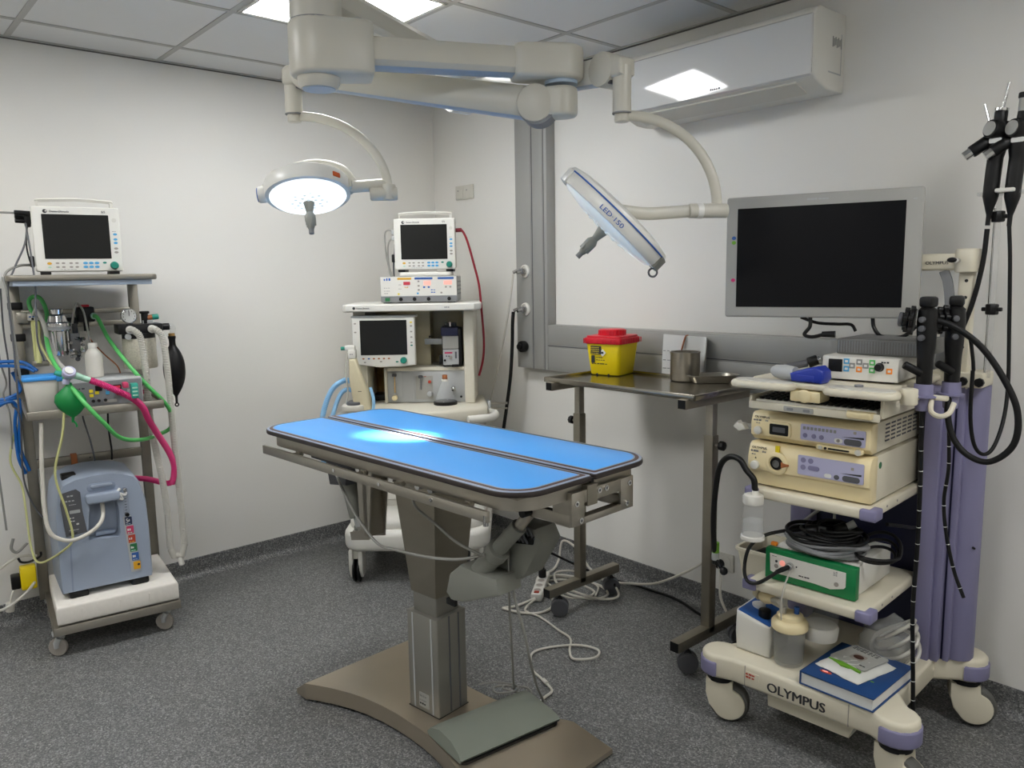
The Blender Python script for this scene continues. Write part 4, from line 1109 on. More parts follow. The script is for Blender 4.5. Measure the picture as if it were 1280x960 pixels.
mb = MB(); mb.cyl((.045, -.08, -.80), (.06, -.08, -.845), .014, 'milky', bev=.003); mb.cyl((.105, -.08, -.79), (.09, -.08, -.845), .014, 'milky', bev=.003); mb.cyl((.06, -.08, -.835), (.10, -.08, -.845), .013, 'milky', bev=.003); mb.cyl((.08, -.08, -.84), (.088, -.08, -.885), .012, 'white', bev=.003); mb.build('connector', t)
t = thing('breathing_bag', 'black rubber breathing bag hanging at the right end of the valve block', 'breathing bag', lw(.338, -.24, .95), LTR)
mb = MB(); P = [(.005, 0), (.006, .03), (.014, .045), (.03, .075), (.042, .11), (.046, .15), (.043, .19), (.032, .225), (.019, .25), (.014, .262), (.014, .285), (.016, .29), (.016, .30)]
mb.lathe((0, 0, 0), [(r, z) for r, z in smooth([(a, b, 0) for a, b in P], 3) for r, z in [(r, z)]] if False else [(v.x, v.y) for v in smooth([(a, b, 0) for a, b in P], 3)], 'rubber', n=28)
mb.sweep([(.007 * math.cos(a), 0, -.006 + .007 * math.sin(a)) for a in [2 * PI * k / 14 for k in range(14)]], .003, 'rubber', 8, closed=True); mb.build('bag', t)
mb = MB(); mb.tube([(-.012, 0, .342), (0, 0, .342), (.006, 0, .335), (.004, 0, .318), (.002, 0, .302)], .0115, 'clear', 12); mb.cyl((0, 0, .296), (0, 0, .312), .0135, 'wood', bev=.002); mb.build('elbow_connector', t)

# green resuscitation bag, its pink corrugated limb and the clip
t = thing('breathing_system', 'green balloon and magenta hose breathing system hanging before the shelf', 'breathing system', lw(-.09, -.475, .95), LTR)
mb = MB(); vs = []; rows = [(0, .004), (.02, .006), (.035, .022), (.06, .04), (.085, .046), (.11, .04), (.13, .022), (.145, .011), (.155, .01)]; n = 16
for z, r in rows:
    for k in range(n): a = 2 * PI * k / n; q = 1 + (.14 * math.cos(2 * a) + .07 * math.cos(4 * a + .5)) * (r > .015); vs.append((r * q * math.cos(a) + .004 * math.sin(z * 40), r * .7 * q * math.sin(a), z))
fs = [(i * n + k, i * n + (k + 1) % n, (i + 1) * n + (k + 1) % n, (i + 1) * n + k) for i in range(len(rows) - 1) for k in range(n)] + [tuple(range(n)), tuple((len(rows) - 1) * n + k for k in range(n))]
mb.raw(vs, fs, 'greenbag'); mb.tube([(.004, 0, .004), (.012, 0, -.01), (.012, 0, -.02)], .0035, 'greenbag', 8); mb.build('balloon', t, 60)
mb = MB(); mb.cyl((-.01, 0, .15), (-.008, 0, .172), .013, 'lavpanel', bev=.003); mb.cyl((-.006, 0, .17), (.004, -.005, .192), .014, 'clear'); mb.cyl((.0, -.01, .188), (.002, -.03, .205), .024, 'lavpanel', n=24, bev=.004); mb.cyl((.0, -.03, .204), (.002, -.034, .208), .016, 'paper', n=20)
mb.cyl((.008, -.004, .19), (.045, -.004, .172), .015, 'mint', r2=.012, bev=.003); mb.cyl((.045, -.004, .172), (.075, -.004, .158), .0125, 'mint', r2=.01); mb.cyl((-.02, 0, .19), (-.045, .005, .198), .012, 'tealclip', r2=.009); mb.build('valve', t)
mb = MB(); mb.hose([(.072, -.004, .160), (.11, -.006, .14), (.17, -.01, .105), (.22, -.005, .07), (.255, .02, .03), (.28, .06, -.03), (.315, .10, -.10), (.36, .13, -.19), (.378, .14, -.25), (.375, .14, -.30), (.365, .145, -.34)], .0125, 'pink', .006, .09); mb.build('hose', t)
mb = MB(); mb.hose([(.36, .15, -.335), (.345, .19, -.342), (.29, .26, -.33), (.24, .30, -.325)], .0115, 'pink', .006, .09); mb.build('hose', t)
mb = MB(); mb.box(.212, .238, -.03, .008, .075, .135, 'tealclip', .003)
for z in (.085, .1, .115): mb.pad(.215, .235, z, z + .006, -.03, 'mint', .002)
mb.box(.185, .205, -.02, .02, .118, .14, 'label_pink', .004)
mb.build('clip', t)
mb = MB(FL); mb.tube([(.056, -.12, 1.346), (.066, -.15, 1.335), (.09, -.24, 1.25), (.14, -.34, 1.15), (.2, -.37, 1.06), (.27, -.36, .97), (.30, -.33, .90), (.29, -.31, .855), (.25, -.31, .835), (.16, -.40, .835), (.07, -.49, .87), (.01, -.535, .945), (-.05, -.53, 1.03), (-.09, -.46, 1.10), (-.13, -.34, 1.19), (-.135, -.22, 1.28), (-.12, -.14, 1.36), (-.132, -.1, 1.42), (-.155, -.08, 1.435), (-.175, -.08, 1.42), (-.175, -.09, 1.39), (-.165, -.1, 1.365)], .0085, 'green', 10, 10)
solo(mb, 'oxygen_hose', 'bright green hose looping in front of the rack trolley', 'hose')
mb = MB(FL); mb.tube([(-.165, -.11, 1.36), (-.155, -.14, 1.38), (-.14, -.2, 1.33), (-.12, -.28, 1.2), (-.08, -.40, 1.13)], .009, 'milky', 10); mb.cyl((-.085, -.405, 1.12), (-.07, -.43, 1.15), .013, 'tealclip')
solo(mb, 'clear_hose', 'clear hose beside the green hose behind the milky tub', 'hose')
# blue gas hoses, yellow sampling line and loose wires at the left post
for i, pts in enumerate([[(-.78, .052, 1.15), (-.70, .02, 1.15), (-.60, -.03, 1.15), (-.42, -.05, 1.16), (-.30, -.08, 1.17), (-.22, -.12, 1.165), (-.175, -.15, 1.13)], [(-.78, .052, 1.13), (-.70, .02, 1.13), (-.60, -.03, 1.13), (-.42, -.06, 1.14), (-.31, -.10, 1.155), (-.225, -.15, 1.15), (-.185, -.17, 1.13)],
                         [(-.78, .052, .98), (-.70, .02, .98), (-.60, -.02, .98), (-.40, -.04, 1.0), (-.29, -.06, 1.015), (-.24, -.05, 1.04), (-.25, -.03, 1.09), (-.26, -.03, 1.12)], [(-.78, .052, .95), (-.70, .02, .95), (-.60, -.03, .95), (-.40, -.05, .97), (-.28, -.06, 1.01), (-.245, -.05, 1.0), (-.25, -.05, .93), (-.26, -.05, .80), (-.235, -.03, .69)],
                         [(-.78, .052, .93), (-.70, .02, .93), (-.60, -.02, .93), (-.38, -.05, .96), (-.29, -.07, 1.0), (-.26, -.06, .98), (-.27, -.06, .90), (-.27, -.05, .76), (-.25, -.03, .68)]]):
    mb = MB(FL); mb.tube(pts, .007, 'bluecable', 8); solo(mb, 'gas_hose', ['upper blue gas hose arching over the milky tub', 'blue gas hose just under the top one, behind the milky tub', 'blue gas hose curling up along the left post of the rack trolley',
        'blue gas hose bending down along the left post, on the post side', 'blue gas hose bending down along the left post, on the wall side'][i], 'hose', 'blue gas hoses at the rack trolley')
mb = MB(FL); mb.tube([(-.165, -.08, 1.34), (-.155, -.12, 1.25), (-.13, -.2, 1.17), (-.1, -.44, 1.12), (-.115, -.47, 1.0), (-.13, -.47, .9), (-.165, -.45, .75), (-.14, -.44, .60), (-.125, -.43, .48), (-.16, -.42, .43), (-.24, -.30, .36), (-.262, -.20, .40), (-.265, -.1, .55), (-.27, -.05, .64), (-.30, -.05, .75), (-.265, -.06, .9)], .0045, 'yelcable', 8)
solo(mb, 'sampling_line', 'thin pale yellow tube winding down in front of the concentrator', 'tube')
mb = MB(FL); mb.tube([(-.155, -.10, 1.33), (-.16, -.13, 1.22), (-.165, -.15, 1.16)], .010, 'yelcable', 8); solo(mb, 'yellow_tube', 'short yellowish tube beside the left post of the rack trolley', 'tube')
mb = MB(FL); mb.tube([(-.01, -.10, .99 - .03), (-.03, -.2, .93), (-.02, -.3, .84), (0, -.2, .74), (.005, -.1, .715)], .0035, 'greydk', 8); solo(mb, 'grey_wire', 'thin grey wire running down behind the green balloon', 'wire')
mb = MB(FL); mb.tube([(.085, -.06, .965), (.08, -.05, .85), (.085, -.05, .74), (.08, -.07, .70)], .004, 'black', 8); solo(mb, 'power_cable', 'black cord dropping from the ventilator behind the concentrator', 'cord')
mb = MB(FL); mb.tube([(-.27, -.03, 1.47), (-.275, -.04, 1.3), (-.27, -.05, 1.15), (-.275, -.06, 1.0), (-.25, -.07, .93), (-.26, -.05, .7), (-.25, -.05, .6), (-.225, -.06, .52), (-.20, -.08, .48)], .0035, 'greydk', 8)
solo(mb, 'dark_lead', 'dark lead hanging along the left post of the rack trolley', 'lead')
mb = MB(FL); mb.tube([(-.28, -.05, 1.50), (-.285, -.06, 1.4), (-.30, -.06, 1.2), (-.285, -.05, 1.08), (-.30, -.06, 1.03), (-.285, -.07, .95), (-.29, -.07, .80)], .0035, 'greycable', 8)
solo(mb, 'pale_lead', 'pale grey lead hanging outside the left post of the rack trolley', 'lead')
# plug cluster on the wall side
t = thing('plug_adapter', 'yellow and black plug with a looped white cord beside the trolley base', 'plug', lw(-.30, -.05, .16), LTR)
MB().box(-.01, .05, -.03, .03, .02, .12, 'yellow', .008).build('plug', t)
MB().box(-.045, -.01, -.025, .025, .03, .09, 'black', .006).build('adapter', t)
mb = MB(); mb.tube([(.04, -.03, .05), (.0, -.07, .02), (-.08, -.09, -.02), (-.15, -.08, -.01), (-.165, -.06, .04), (-.13, -.03, .09), (-.06, .0, .14), (.0, .02, .16), (.06, .02, .15)], .006, 'whitecable', 8); mb.cyl((-.06, -.05, -.05), (-.055, -.05, -.01), .017, 'whitecable', bev=.004); mb.tube([(-.055, -.05, -.01), (-.05, -.045, .01), (-.04, -.03, .03)], .004, 'whitecable', 8)
mb.tube([(-.01, -.0, .16), (.0, 0, .14), (.03, -.0, .135), (.07, 0, .15), (.075, .0, .17)], .005, 'black', 8); mb.tube([(-.02, 0, .25), (-.03, -.01, .21), (-.01, -.01, .19), (.03, 0, .22)], .006, 'greycable', 8); mb.build('cord', t)

# ================================================================ anaesthesia machine in the corner
AM = (.666, -.687, 0); AMR = 48.6
FA = F(AM, AMR)
def anaesthesia_machine():
    t = thing('anaesthesia_machine', 'cream anaesthesia machine on castors standing across the room corner', 'anaesthesia machine', AM, AMR)
    mb = MB()
    mb.prism(rrect(-.315, .405, -.235, .34, .10), .165, .27, 'white', bev=.03, seg=4)
    mb.prism(rrect(-.29, .38, -.20, .33, .09), .255, .325, 'white', bev=.03, seg=4); mb.build('base', t)
    mb = MB(); mb.box(-.22, .31, .02, .36, .31, .82, 'white', .02, 3); mb.box(-.2, .29, .0, .03, .36, .56, 'white', .01); mb.box(-.2, .29, .0, .03, .575, .77, 'white', .01)
    mb.build('lower_cabinet', t)
    mb = MB()
    o = [(-.29, .36), (-.30, 0)] + [(-.29 + .69 * k / 14, -.03 - .165 * math.sin(PI * min(1, (k + 1.5) / 16)) ** .8) for k in range(15)] + [(.405, 0), (.37, .36)]
    mb.prism(o, .775, .846, 'cream', bev=.014, seg=3); mb.build('worktop', t)
    for s, x in ((1, .40), (-1, -.30)):
        mb = MB(); mb.tube([(x - s * .03, .06, .80), (x + s * .03, .02, .80), (x + s * .035, -.06, .80), (x - s * .0, -.12, .80), (x - s * .09, -.16, .80)], .021, 'white', 12); mb.build('push_handle', t)
    mb = MB(); mb.box(.41, .50, .05, .058, .84, .85, 'steel'); mb.box(.41, .50, .05, .058, .815, .822, 'steel'); mb.box(.40, .415, .04, .07, .81, .86, 'greylt', .003); mb.build('side_rail', t)
    # upper cabinet: side walls, back, shelf
    mb = MB()
    mb.box(-.272, -.21, .07, .40, .846, 1.325, 'cream', .006); mb.box(.284, .336, .06, .40, .846, 1.325, 'cream', .008, 3)
    mb.box(-.272, .336, .375, .40, .846, 1.325, 'beige'); mb.box(-.125, .29, .10, .36, 1.012, 1.03, 'cream', .003); mb.box(-.13, -.115, .09, .36, .846, 1.03, 'cream', .004)
    mb.box(-.12, .10, .22, .37, 1.03, 1.32, 'beige'); mb.build('upper_cabinet', t)
    mb = MB(); mb.prism([(-.285, -.03), (.345, -.03), (.375, .0), (.375, .42), (-.305, .42), (-.305, -.01)], 1.322, 1.36, 'white', bev=.008, seg=3)
    mb.pad(-.25, .30, 1.327, 1.353, -.03, 'white', .002); mb.onface(ell(-.245, 1.341, .007), -.032, 'ink', .0006); mb.text('Datex-Ohmeda', -.232, 1.3375, .010, -.0322, 'ink'); mb.scrib(.20, .235, 1.337, .007, -.0322, 'inkgrey', n=4)
    mb.build('top_shelf', t)
    mb = MB(); mb.box(-.21, -.13, .33, .36, .85, 1.06, 'wood', .003)
    for k in range(3): mb.box(-.208 + .026 * k, -.186 + .026 * k, .322, .332, .86, 1.05, 'wood', .002)
    mb.box(-.21, -.13, .20, .36, .846, .875, 'black', .003); mb.build('rear_board', t)
    # ventilator screen
    mb = MB()
    mb.prism([(-.262, 1.062), (-.13, 1.045), (-.02, 1.048), (.047, 1.055), (.047, 1.292), (-.262, 1.292)], -.01, .035, 'white', 'xz', .006, 3); mb.box(-.225, .02, .03, .12, 1.08, 1.28, 'offwhite', .01); mb.box(-.16, -.06, .11, .38, 1.13, 1.22, 'offwhite', .01)
    mb.prism(rrect(-.27, .052, 1.29, 1.302, .004), .005, .10, 'greylt', 'xz', .003)
    for x, z in ((-.247, 1.265), (-.247, 1.222), (.03, 1.268), (.03, 1.25), (.03, 1.222), (.03, 1.195), (.03, 1.168), (.03, 1.154), (-.205, 1.072), (-.125, 1.075), (-.212, 1.09), (-.185, 1.09), (-.16, 1.09), (-.135, 1.09), (-.11, 1.09), (-.085, 1.09)):
        mb.onface(ell(x, z, .006, .0038, 12), -.010, 'yellowlab' if z == 1.268 else 'teal' if z == 1.154 else 'label_blue' if x == -.185 else 'strap' if abs(z - 1.09) < .001 else 'greykey', .002)
    mb.onface(ell(-.045, 1.073, .007, .004, 12), -.010, 'teal', .002); sc = mb.build('display_housing', t)
    MB().pad(-.224, .008, 1.108, 1.28, -.010, 'screen', .0015, .002).build('screen', sc)
    mb = MB(); mb.lathe((-.012, -.010, 1.08), [(.0165, 0), (.0165, .005), (.014, .007), (.013, .018), (.001, .018)], 'teal', (0, -1, 0)); mb.build('knob', sc)
    # vaporizer
    mb = MB(); mb.box(.172, .27, .09, .20, 1.032, 1.23, 'black', .008); mb.box(.168, .255, .075, .16, 1.19, 1.235, 'navy', .006); mb.box(.19, .245, .06, .15, 1.235, 1.255, 'black', .005); mb.cyl((.218, .06, 1.24), (.218, .06, 1.262), .006, 'chrome', n=12)
    mb.box(.155, .175, .10, .16, 1.04, 1.09, 'black', .004)
    mb.pad(.176, .255, 1.125, 1.19, .09, 'silver', .006, .003); mb.pad(.176, .255, 1.042, 1.122, .09, 'greylt', .006, .003); mb.pad(.184, .224, 1.10, 1.108, .0838, 'label_pink', .001); mb.scrib(.19, .225, 1.085, .006, .0838, 'ink', n=3); mb.cyl((.185, .083, 1.066), (.185, .078, 1.066), .006, 'black', n=10); mb.cyl((.215, .083, 1.08), (.215, .078, 1.08), .009, 'greykey', n=10); mb.pad(.237, .246, 1.075, 1.11, .0838, 'greydk', .002); mb.box(.22, .255, .075, .09, 1.032, 1.045, 'black', .002)
    mb.build('vaporizer', t)
    mb = MB(); mb.box(.08, .18, .12, .14, 1.145, 1.175, 'greylt', .003); mb.cyl((.11, .12, 1.18), (.11, .12, 1.19), .008, 'black'); mb.build('vaporizer_rail', t)
    # flow meter panel
    mb = MB(); mb.box(-.115, .288, .105, .13, .848, 1.012, 'greylt', .002)
    mb.pad(-.112, -.04, .855, 1.005, .105, 'greylt', .002); mb.pad(-.036, .02, .855, 1.005, .105, 'greylt', .002); mb.pad(.03, .118, .865, .985, .105, 'silver', .002, .004)
    mb.scrib(.05, .10, .98, .004, .102, 'label_red', n=4); mb.build('flow_panel', t)
    for x, a, b in ((-.078, .9, .985), (.056, .915, .975)): mb = MB(); mb.box(x - .007, x + .007, .09, .104, a, b, 'clear', .002); mb.box(x - .002, x + .002, .1, .1035, a, b, 'amber' if x < 0 else 'greydk'); mb.box(x - .011, x + .011, .085, .104, b, b + .014, 'greydk', .003); mb.build('flow_tube', t)
    for p, d, r, m in (((-.078, .1, .876), .025, .014, 'yellowed'), ((.102, .1, .893), .03, .013, 'greylt'), ((.102, .1, .955), .01, .008, 'label_red'), ((.262, .104, .875), .006, .006, 'black')):
        MB().cyl(p, (p[0], p[1] - d, p[2]), r, m, bev=.002).build('flow_knob', t)
    mb = MB(); mb.cyl((.226, .104, .918), (.226, .07, .918), .009, 'chrome'); mb.ball((.226, .065, .922), .014, 'chrome', 2); mb.build('gas_outlet', t)
    # bag arm and light blue breathing hose
    mb = MB(); o = [(-.265, 1.10), (-.232, 1.10), (-.205, 1.01), (-.175, .93), (-.165, .84), (-.178, .77), (-.235, .77), (-.255, .9), (-.268, 1.0)]
    mb.prism(o, -.115, -.06, 'beige', 'xz', .012, 3); mb.scrib(-.225, -.205, .94, .004, -.1155, 'ink', n=2); mb.build('bellows_arm', t)
    mb = MB(); mb.box(-.268, -.232, -.11, -.06, 1.10, 1.145, 'white', .006); mb.box(-.285, -.235, -.10, -.07, 1.14, 1.165, 'white', .006); mb.cyl((-.285, -.085, 1.15), (-.305, -.085, 1.15), .009, 'teal'); mb.scrib(-.258, -.24, 1.12, .006, -.1105, 'inkgrey', n=2); mb.build('arm_head', t)
    mb = MB(); mb.hose([(-.255, -.06, .98), (-.30, -.06, .99), (-.36, -.06, .95), (-.40, -.08, .86), (-.42, -.10, .74), (-.41, -.11, .60), (-.36, -.12, .54), (-.30, -.12, .535), (-.265, -.12, .59), (-.275, -.12, .70), (-.29, -.11, .78)], .013, 'bluehose', .006, .1); mb.build('breathing_hose', t)
    mb = MB(); mb.hose([(-.25, -.05, .93), (-.29, -.06, .945), (-.33, -.06, .91), (-.37, -.07, .80), (-.385, -.09, .7)], .011, 'bluehose', .006, .1); mb.build('breathing_hose', t)
    mb = MB(); mb.tube([(-.165, -.11, .96), (-.15, -.12, .90), (-.155, -.125, .84), (-.17, -.13, .78)], .008, 'bluehose', 10); mb.build('sensor_tube', t)
    mb = MB(); mb.tube([(-.27, -.09, 1.13), (-.285, -.10, 1.05), (-.28, -.09, .95), (-.29, -.09, .87)], .004, 'milky', 8); mb.build('sensor_tube', t)
    mb = MB(); mb.prism(rrect(-.31, -.20, -.14, -.02, .03), .845, .875, 'offwhite', bev=.008); mb.prism(rrect(-.285, -.215, -.135, -.04, .03), .872, .89, 'greydk', bev=.006); mb.build('absorber_head', t)
    for x, y in ((-.255, -.165), (.34, -.15), (-.23, .25), (.30, .25)):
        mb = MB()
        for k in (-1, 1):
            mb.lathe((x + k * .011 - .008, y, .062), [(.045, 0), (.058, .002), (.062, .006), (.062, .010), (.058, .014), (.045, .016)], 'black', (1, 0, 0), 28)
        mb.prism([(y - .045, .17), (y + .045, .17), (y + .05, .09), (y + .03, .03), (y - .02, .025), (y - .05, .07)], x - .008 + .02, x + .028 + .006, 'white', 'yz', .006); mb.prism([(y - .045, .17), (y + .045, .17), (y + .05, .09), (y + .03, .03), (y - .02, .025), (y - .05, .07)], x - .034, x - .014, 'white', 'yz', .006)
        mb.box(x - .03, x + .03, y - .03, y + .03, .12, .172, 'offwhite', .006); mb.build('castor', t)
anaesthesia_machine()
t = thing('glass_flask', 'conical glass flask with orange stopper and black foot on the machine worktop', 'flask', FA @ Vector((.185, .045, .8465)), AMR)
MB().lathe((0, 0, .012), [(.052, 0), (.054, .004), (.046, .03), (.02, .10), (.016, .112), (.016, .122)], 'glass', n=32).build('body', t)
MB().lathe((0, 0, 0), [(.06, 0), (.06, .014), (.052, .018), (.001, .018)], 'black', n=36).build('foot', t)
mb = MB(); mb.cyl((0, 0, .125), (0, 0, .15), .013, 'strap', bev=.002); mb.cyl((0, 0, .118), (0, 0, .128), .017, 'white'); mb.build('stopper', t)
# electrosurgical unit on the top shelf, second monitor on it
t = thing('electrosurgical_unit', 'wide white electrosurgical unit with red displays under the corner monitor', 'electrosurgical unit', FA @ Vector((.07, .03, 1.3605)), AMR)
mb = MB(); mb.box(-.19, .19, 0, .30, .004, .132, 'greylt', .004); mb.pad(-.188, .188, .006, .034, 0, 'grey', .003); mb.pad(-.188, .188, .036, .13, 0, 'white', .003)
for k in range(4): mb.box(.1905, .192, .05, .27, .04 + .02 * k, .046 + .02 * k, 'grey')
for x in (-.16, .16): mb.box(x - .02, x + .02, .01, .28, 0, .006, 'black')
mb.build('casing', t)
mb = MB(); y = -.003
mb.pad(-.105, -.035, .116, .126, y, 'amber', .001); mb.pad(-.02, .07, .116, .126, y, 'label_blue', .001); mb.pad(.095, .175, .116, .126, y, 'label_blue', .001); mb.scrib(-.172, -.125, .112, .013, y, 'inkblue', n=4)
mb.pad(-.075, -.042, .09, .106, y, 'ledred', .0015, .001); mb.pad(.025, .06, .088, .108, y, 'ledsalmon', .0015, .001); mb.pad(.125, .165, .09, .108, y, 'ledsalmon', .0015, .001)
for a, b, z in ((-.172, -.13, .075), (-.172, -.13, .06), (-.1, -.08, .09), (-.1, -.08, .07)): mb.scrib(a, b, z, .003, y, 'inkgrey', n=4)
mb.scrib(-.07, -.045, .076, .006, y, 'amber', n=4); mb.scrib(.06, .095, .062, .005, y, 'inkblue', n=3); mb.scrib(.06, .095, .05, .006, y, 'inkblue', n=3); mb.scrib(-.172, -.14, .048, .004, y, 'inkgrey', n=3)
for x, z, m in ((.027, .078, 'inkblue'), (.05, .078, 'inkblue'), (.135, .078, 'greykey'), (.157, .078, 'greykey'), (0, .107, 'greykey'), (0, .085, 'greykey'), (0, .065, 'greykey'), (-.005, .048, 'bluekey'), (-.1, .046, 'yellowlab'), (.112, .05, 'greykey')): mb.pad(x - .005, x + .005, z - .004, z + .004, y, m, .0015, .0015)
mb.pad(-.168, -.145, .011, .028, y, 'label_green', .004, .002)
for x in (-.09, -.022, .048, .15): mb.cyl((x, y, .02), (x, -.009, .02), .0095, 'black', n=16, bev=.002)
mb.build('controls', t)
pm = FA @ Vector((.103, .06, 1.4935))
MB_ = MB(F(pm, AMR)); MB_.prism(rrect(-.13, .13, -.01, .15, .02), 0, .02, 'white', bev=.006)
solo(MB_, 'monitor_stand', 'low white plinth between the electrosurgical unit and its monitor', 'stand')
patient_monitor(pm + Vector((0, 0, .0205)), AMR, 'patient monitor with dark screen above the anaesthesia machine')
FM = F(pm, AMR)
mb = MB(FM); mb.tube([(.152, .06, .225), (.175, .055, .228), (.195, .05, .205), (.215, .05, .15), (.24, .06, .05), (.262, .07, -.05), (.272, .08, -.18), (.28, .09, -.33), (.275, .1, -.42), (.262, .11, -.48), (.25, .12, -.52)], .006, 'redcable', 8); mb.cyl((.15, .06, .225), (.182, .054, .226), .010, 'redcable', bev=.003)
solo(mb, 'sensor_cable', 'dark red cable hanging from the right side of the corner monitor', 'cable')
for i, pts in enumerate([[(-.15, .05, .22), (-.19, .05, .23), (-.205, .05, .20), (-.2, .05, .1), (-.185, .045, .02), (-.18, .045, 0)], [(-.15, .05, .19), (-.18, .05, .18), (-.192, .05, .14), (-.19, .05, .06), (-.175, .045, .0)]]):
    mb = MB(FM); mb.tube(pts, .004, 'greycable', 8); mb.box(-.168, -.152, .03, .065, pts[0][2] - .012, pts[0][2] + .012, 'greylt', .004)
    solo(mb, 'sensor_lead', ['outer grey sensor lead at the left side of the corner monitor', 'inner grey sensor lead at the left side of the corner monitor'][i], 'lead')
mb = MB(FM); mb.tube([(-.155, .045, .16), (-.158, .045, .12), (-.165, .045, .06), (-.165, .045, .0)], .004, 'greydk', 8); mb.box(-.172, -.152, .03, .06, .07, .11, 'black', .004)
solo(mb, 'black_lead', 'dark lead with a black plug at the left side of the corner monitor', 'lead')
# ================================================================ endoscopy cart
ET = (2.79, -.68, 0); ETR = 3
FE = F(ET, ETR)
def ew(x, y, z): return FE @ Vector((x, y, z))
def endoscopy_cart():
    t = thing('equipment_cart', 'cream and lavender endoscopy cart with shelves on large castors at the right wall', 'equipment cart', ET, ETR)
    # base with four lobes over the castors
    lob = [(-.262, -.02), (.296, -.02), (.325, .51), (-.30, .51)]
    def lobe_arc(c, a0, a1, r=.062): return quarter(c[0], c[1], r, a0, a1, 8)
    o = lobe_arc(lob[0], 90, 270) + [(-.20, -.06), (.235, -.06)] + lobe_arc(lob[1], 250, 440) + [(.262, .10), (.262, .40)] + lobe_arc(lob[2], 270, 450) + [(.25, .53), (-.22, .53)] + lobe_arc(lob[3], 90, 270) + [(-.235, .42), (-.235, .10)]
    mb = MB(); mb.prism(o, .165, .245, 'cart', bev=.014, seg=3); mb.text('OLYMPUS', -.078, .184, .042, -.061, 'ink', xs=1.02, bold=.045)
    for a in (-.155, .175): mb.box(a, a + .002, -.0612, -.055, .17, .238, 'greykey')
    mb.pad(-.152, -.105, .198, .222, -.0605, 'cart', .0012, .001); mb.scrib(-.15, -.108, .212, .006, -.0618, 'label_red', n=4); mb.scrib(-.15, -.108, .202, .006, -.0618, 'label_red', n=4)
    mb.build('base', t)
    for c, a0, a1 in ((lob[0], 150, 285), (lob[1], 245, 400), (lob[2], -80, 60), (lob[3], 100, 240)):
        mb = MB(); mb.prism(quarter(*c, .067, a0, a1, 10) + quarter(*c, .05, a1, a0, 10), .172, .222, 'lav', bev=.006, seg=3); mb.build('bumper', t)
    mb = MB(); mb.prism([(-.11, .166), (.185, .166), (.155, .095), (-.105, .095)], .0, .26, 'cart', 'xz', .006); mb.build('base_box', t)
    # castors
    for (x, y), rot in zip(lob, (25, -12, 25, 60)):
        rt = math.radians(rot); d = Vector((math.cos(rt), math.sin(rt), 0)); s = Vector((-d.y, d.x, 0)); p = Vector((x, y, 0)); w0 = p + d * .028 + Vector((0, 0, .066))
        mb = MB(); mb.cyl((x, y, .145), (x, y, .168), .045, 'black', n=28)
        mb.lathe(w0 - s * .024, [(.04, 0), (.06, .003), (.066, .012), (.066, .036), (.06, .045), (.04, .048)], 'wheel', s, 36)
        for q in (-1, 1):
            old = mb.M; mb.M = old @ Matrix(((d.x, s.x, 0, x), (d.y, s.y, 0, y), (0, 0, 1, 0), (0, 0, 0, 1)))
            oo = [(-.046, .148), (.04, .148), (.042, .118)] + [(.028 + .053 * math.cos(a), .066 + .053 * math.sin(a)) for a in [math.radians(50 - 12.5 * k) for k in range(17)]] + [(-.035, .06), (-.046, .10)]
            y0 = .0225 if q > 0 else -.034
            mb.prism(oo, y0, y0 + .0115, 'cart', 'xz', .004); mb.M = old
        old = mb.M; mb.M = old @ Matrix(((d.x, s.x, 0, x), (d.y, s.y, 0, y), (0, 0, 1, 0), (0, 0, 0, 1)))
        mb.prism([(-.046, .148), (.04, .148), (.04, .126), (-.0, .128), (-.036, .10), (-.046, .10)], -.03, .03, 'cart', 'xz', .004); mb.M = old
        mb.build('castor', t)
    # rear pillars
    for s, x in ((1, .0), (-1, .0)):
        mb = MB()
        if s > 0:
            mb.box(.205, .252, .355, .42, .24, 1.13, 'lav', .004); mb.box(.225, .29, .41, .47, .24, 1.13, 'navy'); mb.box(.25, .275, .375, .44, .24, 1.13, 'lav', .003); mb.box(.282, .30, .40, .46, .24, 1.13, 'lav', .003)
            mb.prism(quarter(.30, .475, .052, -90, 90, 8) + [(.24, .525), (.24, .43)], .24, 1.13, 'lav', bev=.003); mb.cyl((.335, .445, .62), (.345, .435, .62), .004, 'black', n=8)
        else:
            mb.box(-.205, -.165, .40, .46, .24, 1.13, 'lav', .004); mb.prism(quarter(-.22, .475, .05, 90, 270, 8) + [(-.17, .43), (-.17, .525)], .24, 1.13, 'lav', bev=.003)
        mb.build('pillar', t)
    MB().box(-.168, .215, .45, .47, .25, 1.13, 'navy').build('rear_panel', t)
    # shelves with lavender corner caps
    for z in (.470, .776):
        mb = MB(); mb.box(-.19, .19, 0, .43, z, z + .034, 'cart', .009, 3)
        for y in (.12, .2): mb.cyl((.19, y, z + .02), (.1915, y, z + .02), .004, 'greykey', n=8)
        for y in (.05, .25): mb.box(.16, .18, y + .38, y + .4, z + .01, z + .02, 'cart') if False else None
        mb.build('shelf', t)
        for a, b in ((-.203, -.155), (.158, .206)):
            mb = MB(); mb.box(a, b, -.006, .05, z - .001, z + .0335, 'lav', .006, 3); mb.build('corner_cap', t)
    # top shelf with its two handle trays
    mb = MB(); mb.box(-.20, .225, .02, .43, 1.138, 1.162, 'cart', .008, 3)
    mb.prism([(-.20, .03), (-.13, -.03), (.20, -.03), (.225, .03)], 1.142, 1.160, 'cart', bev=.005)
    for y in (.10, .30): mb.box(.205, .235, y, y + .12, 1.146, 1.164, 'cart', .006)
    mb.cyl((.14, .0, 1.16), (.14, .0, 1.166), .012, 'grey', n=20); mb.build('top_shelf', t)
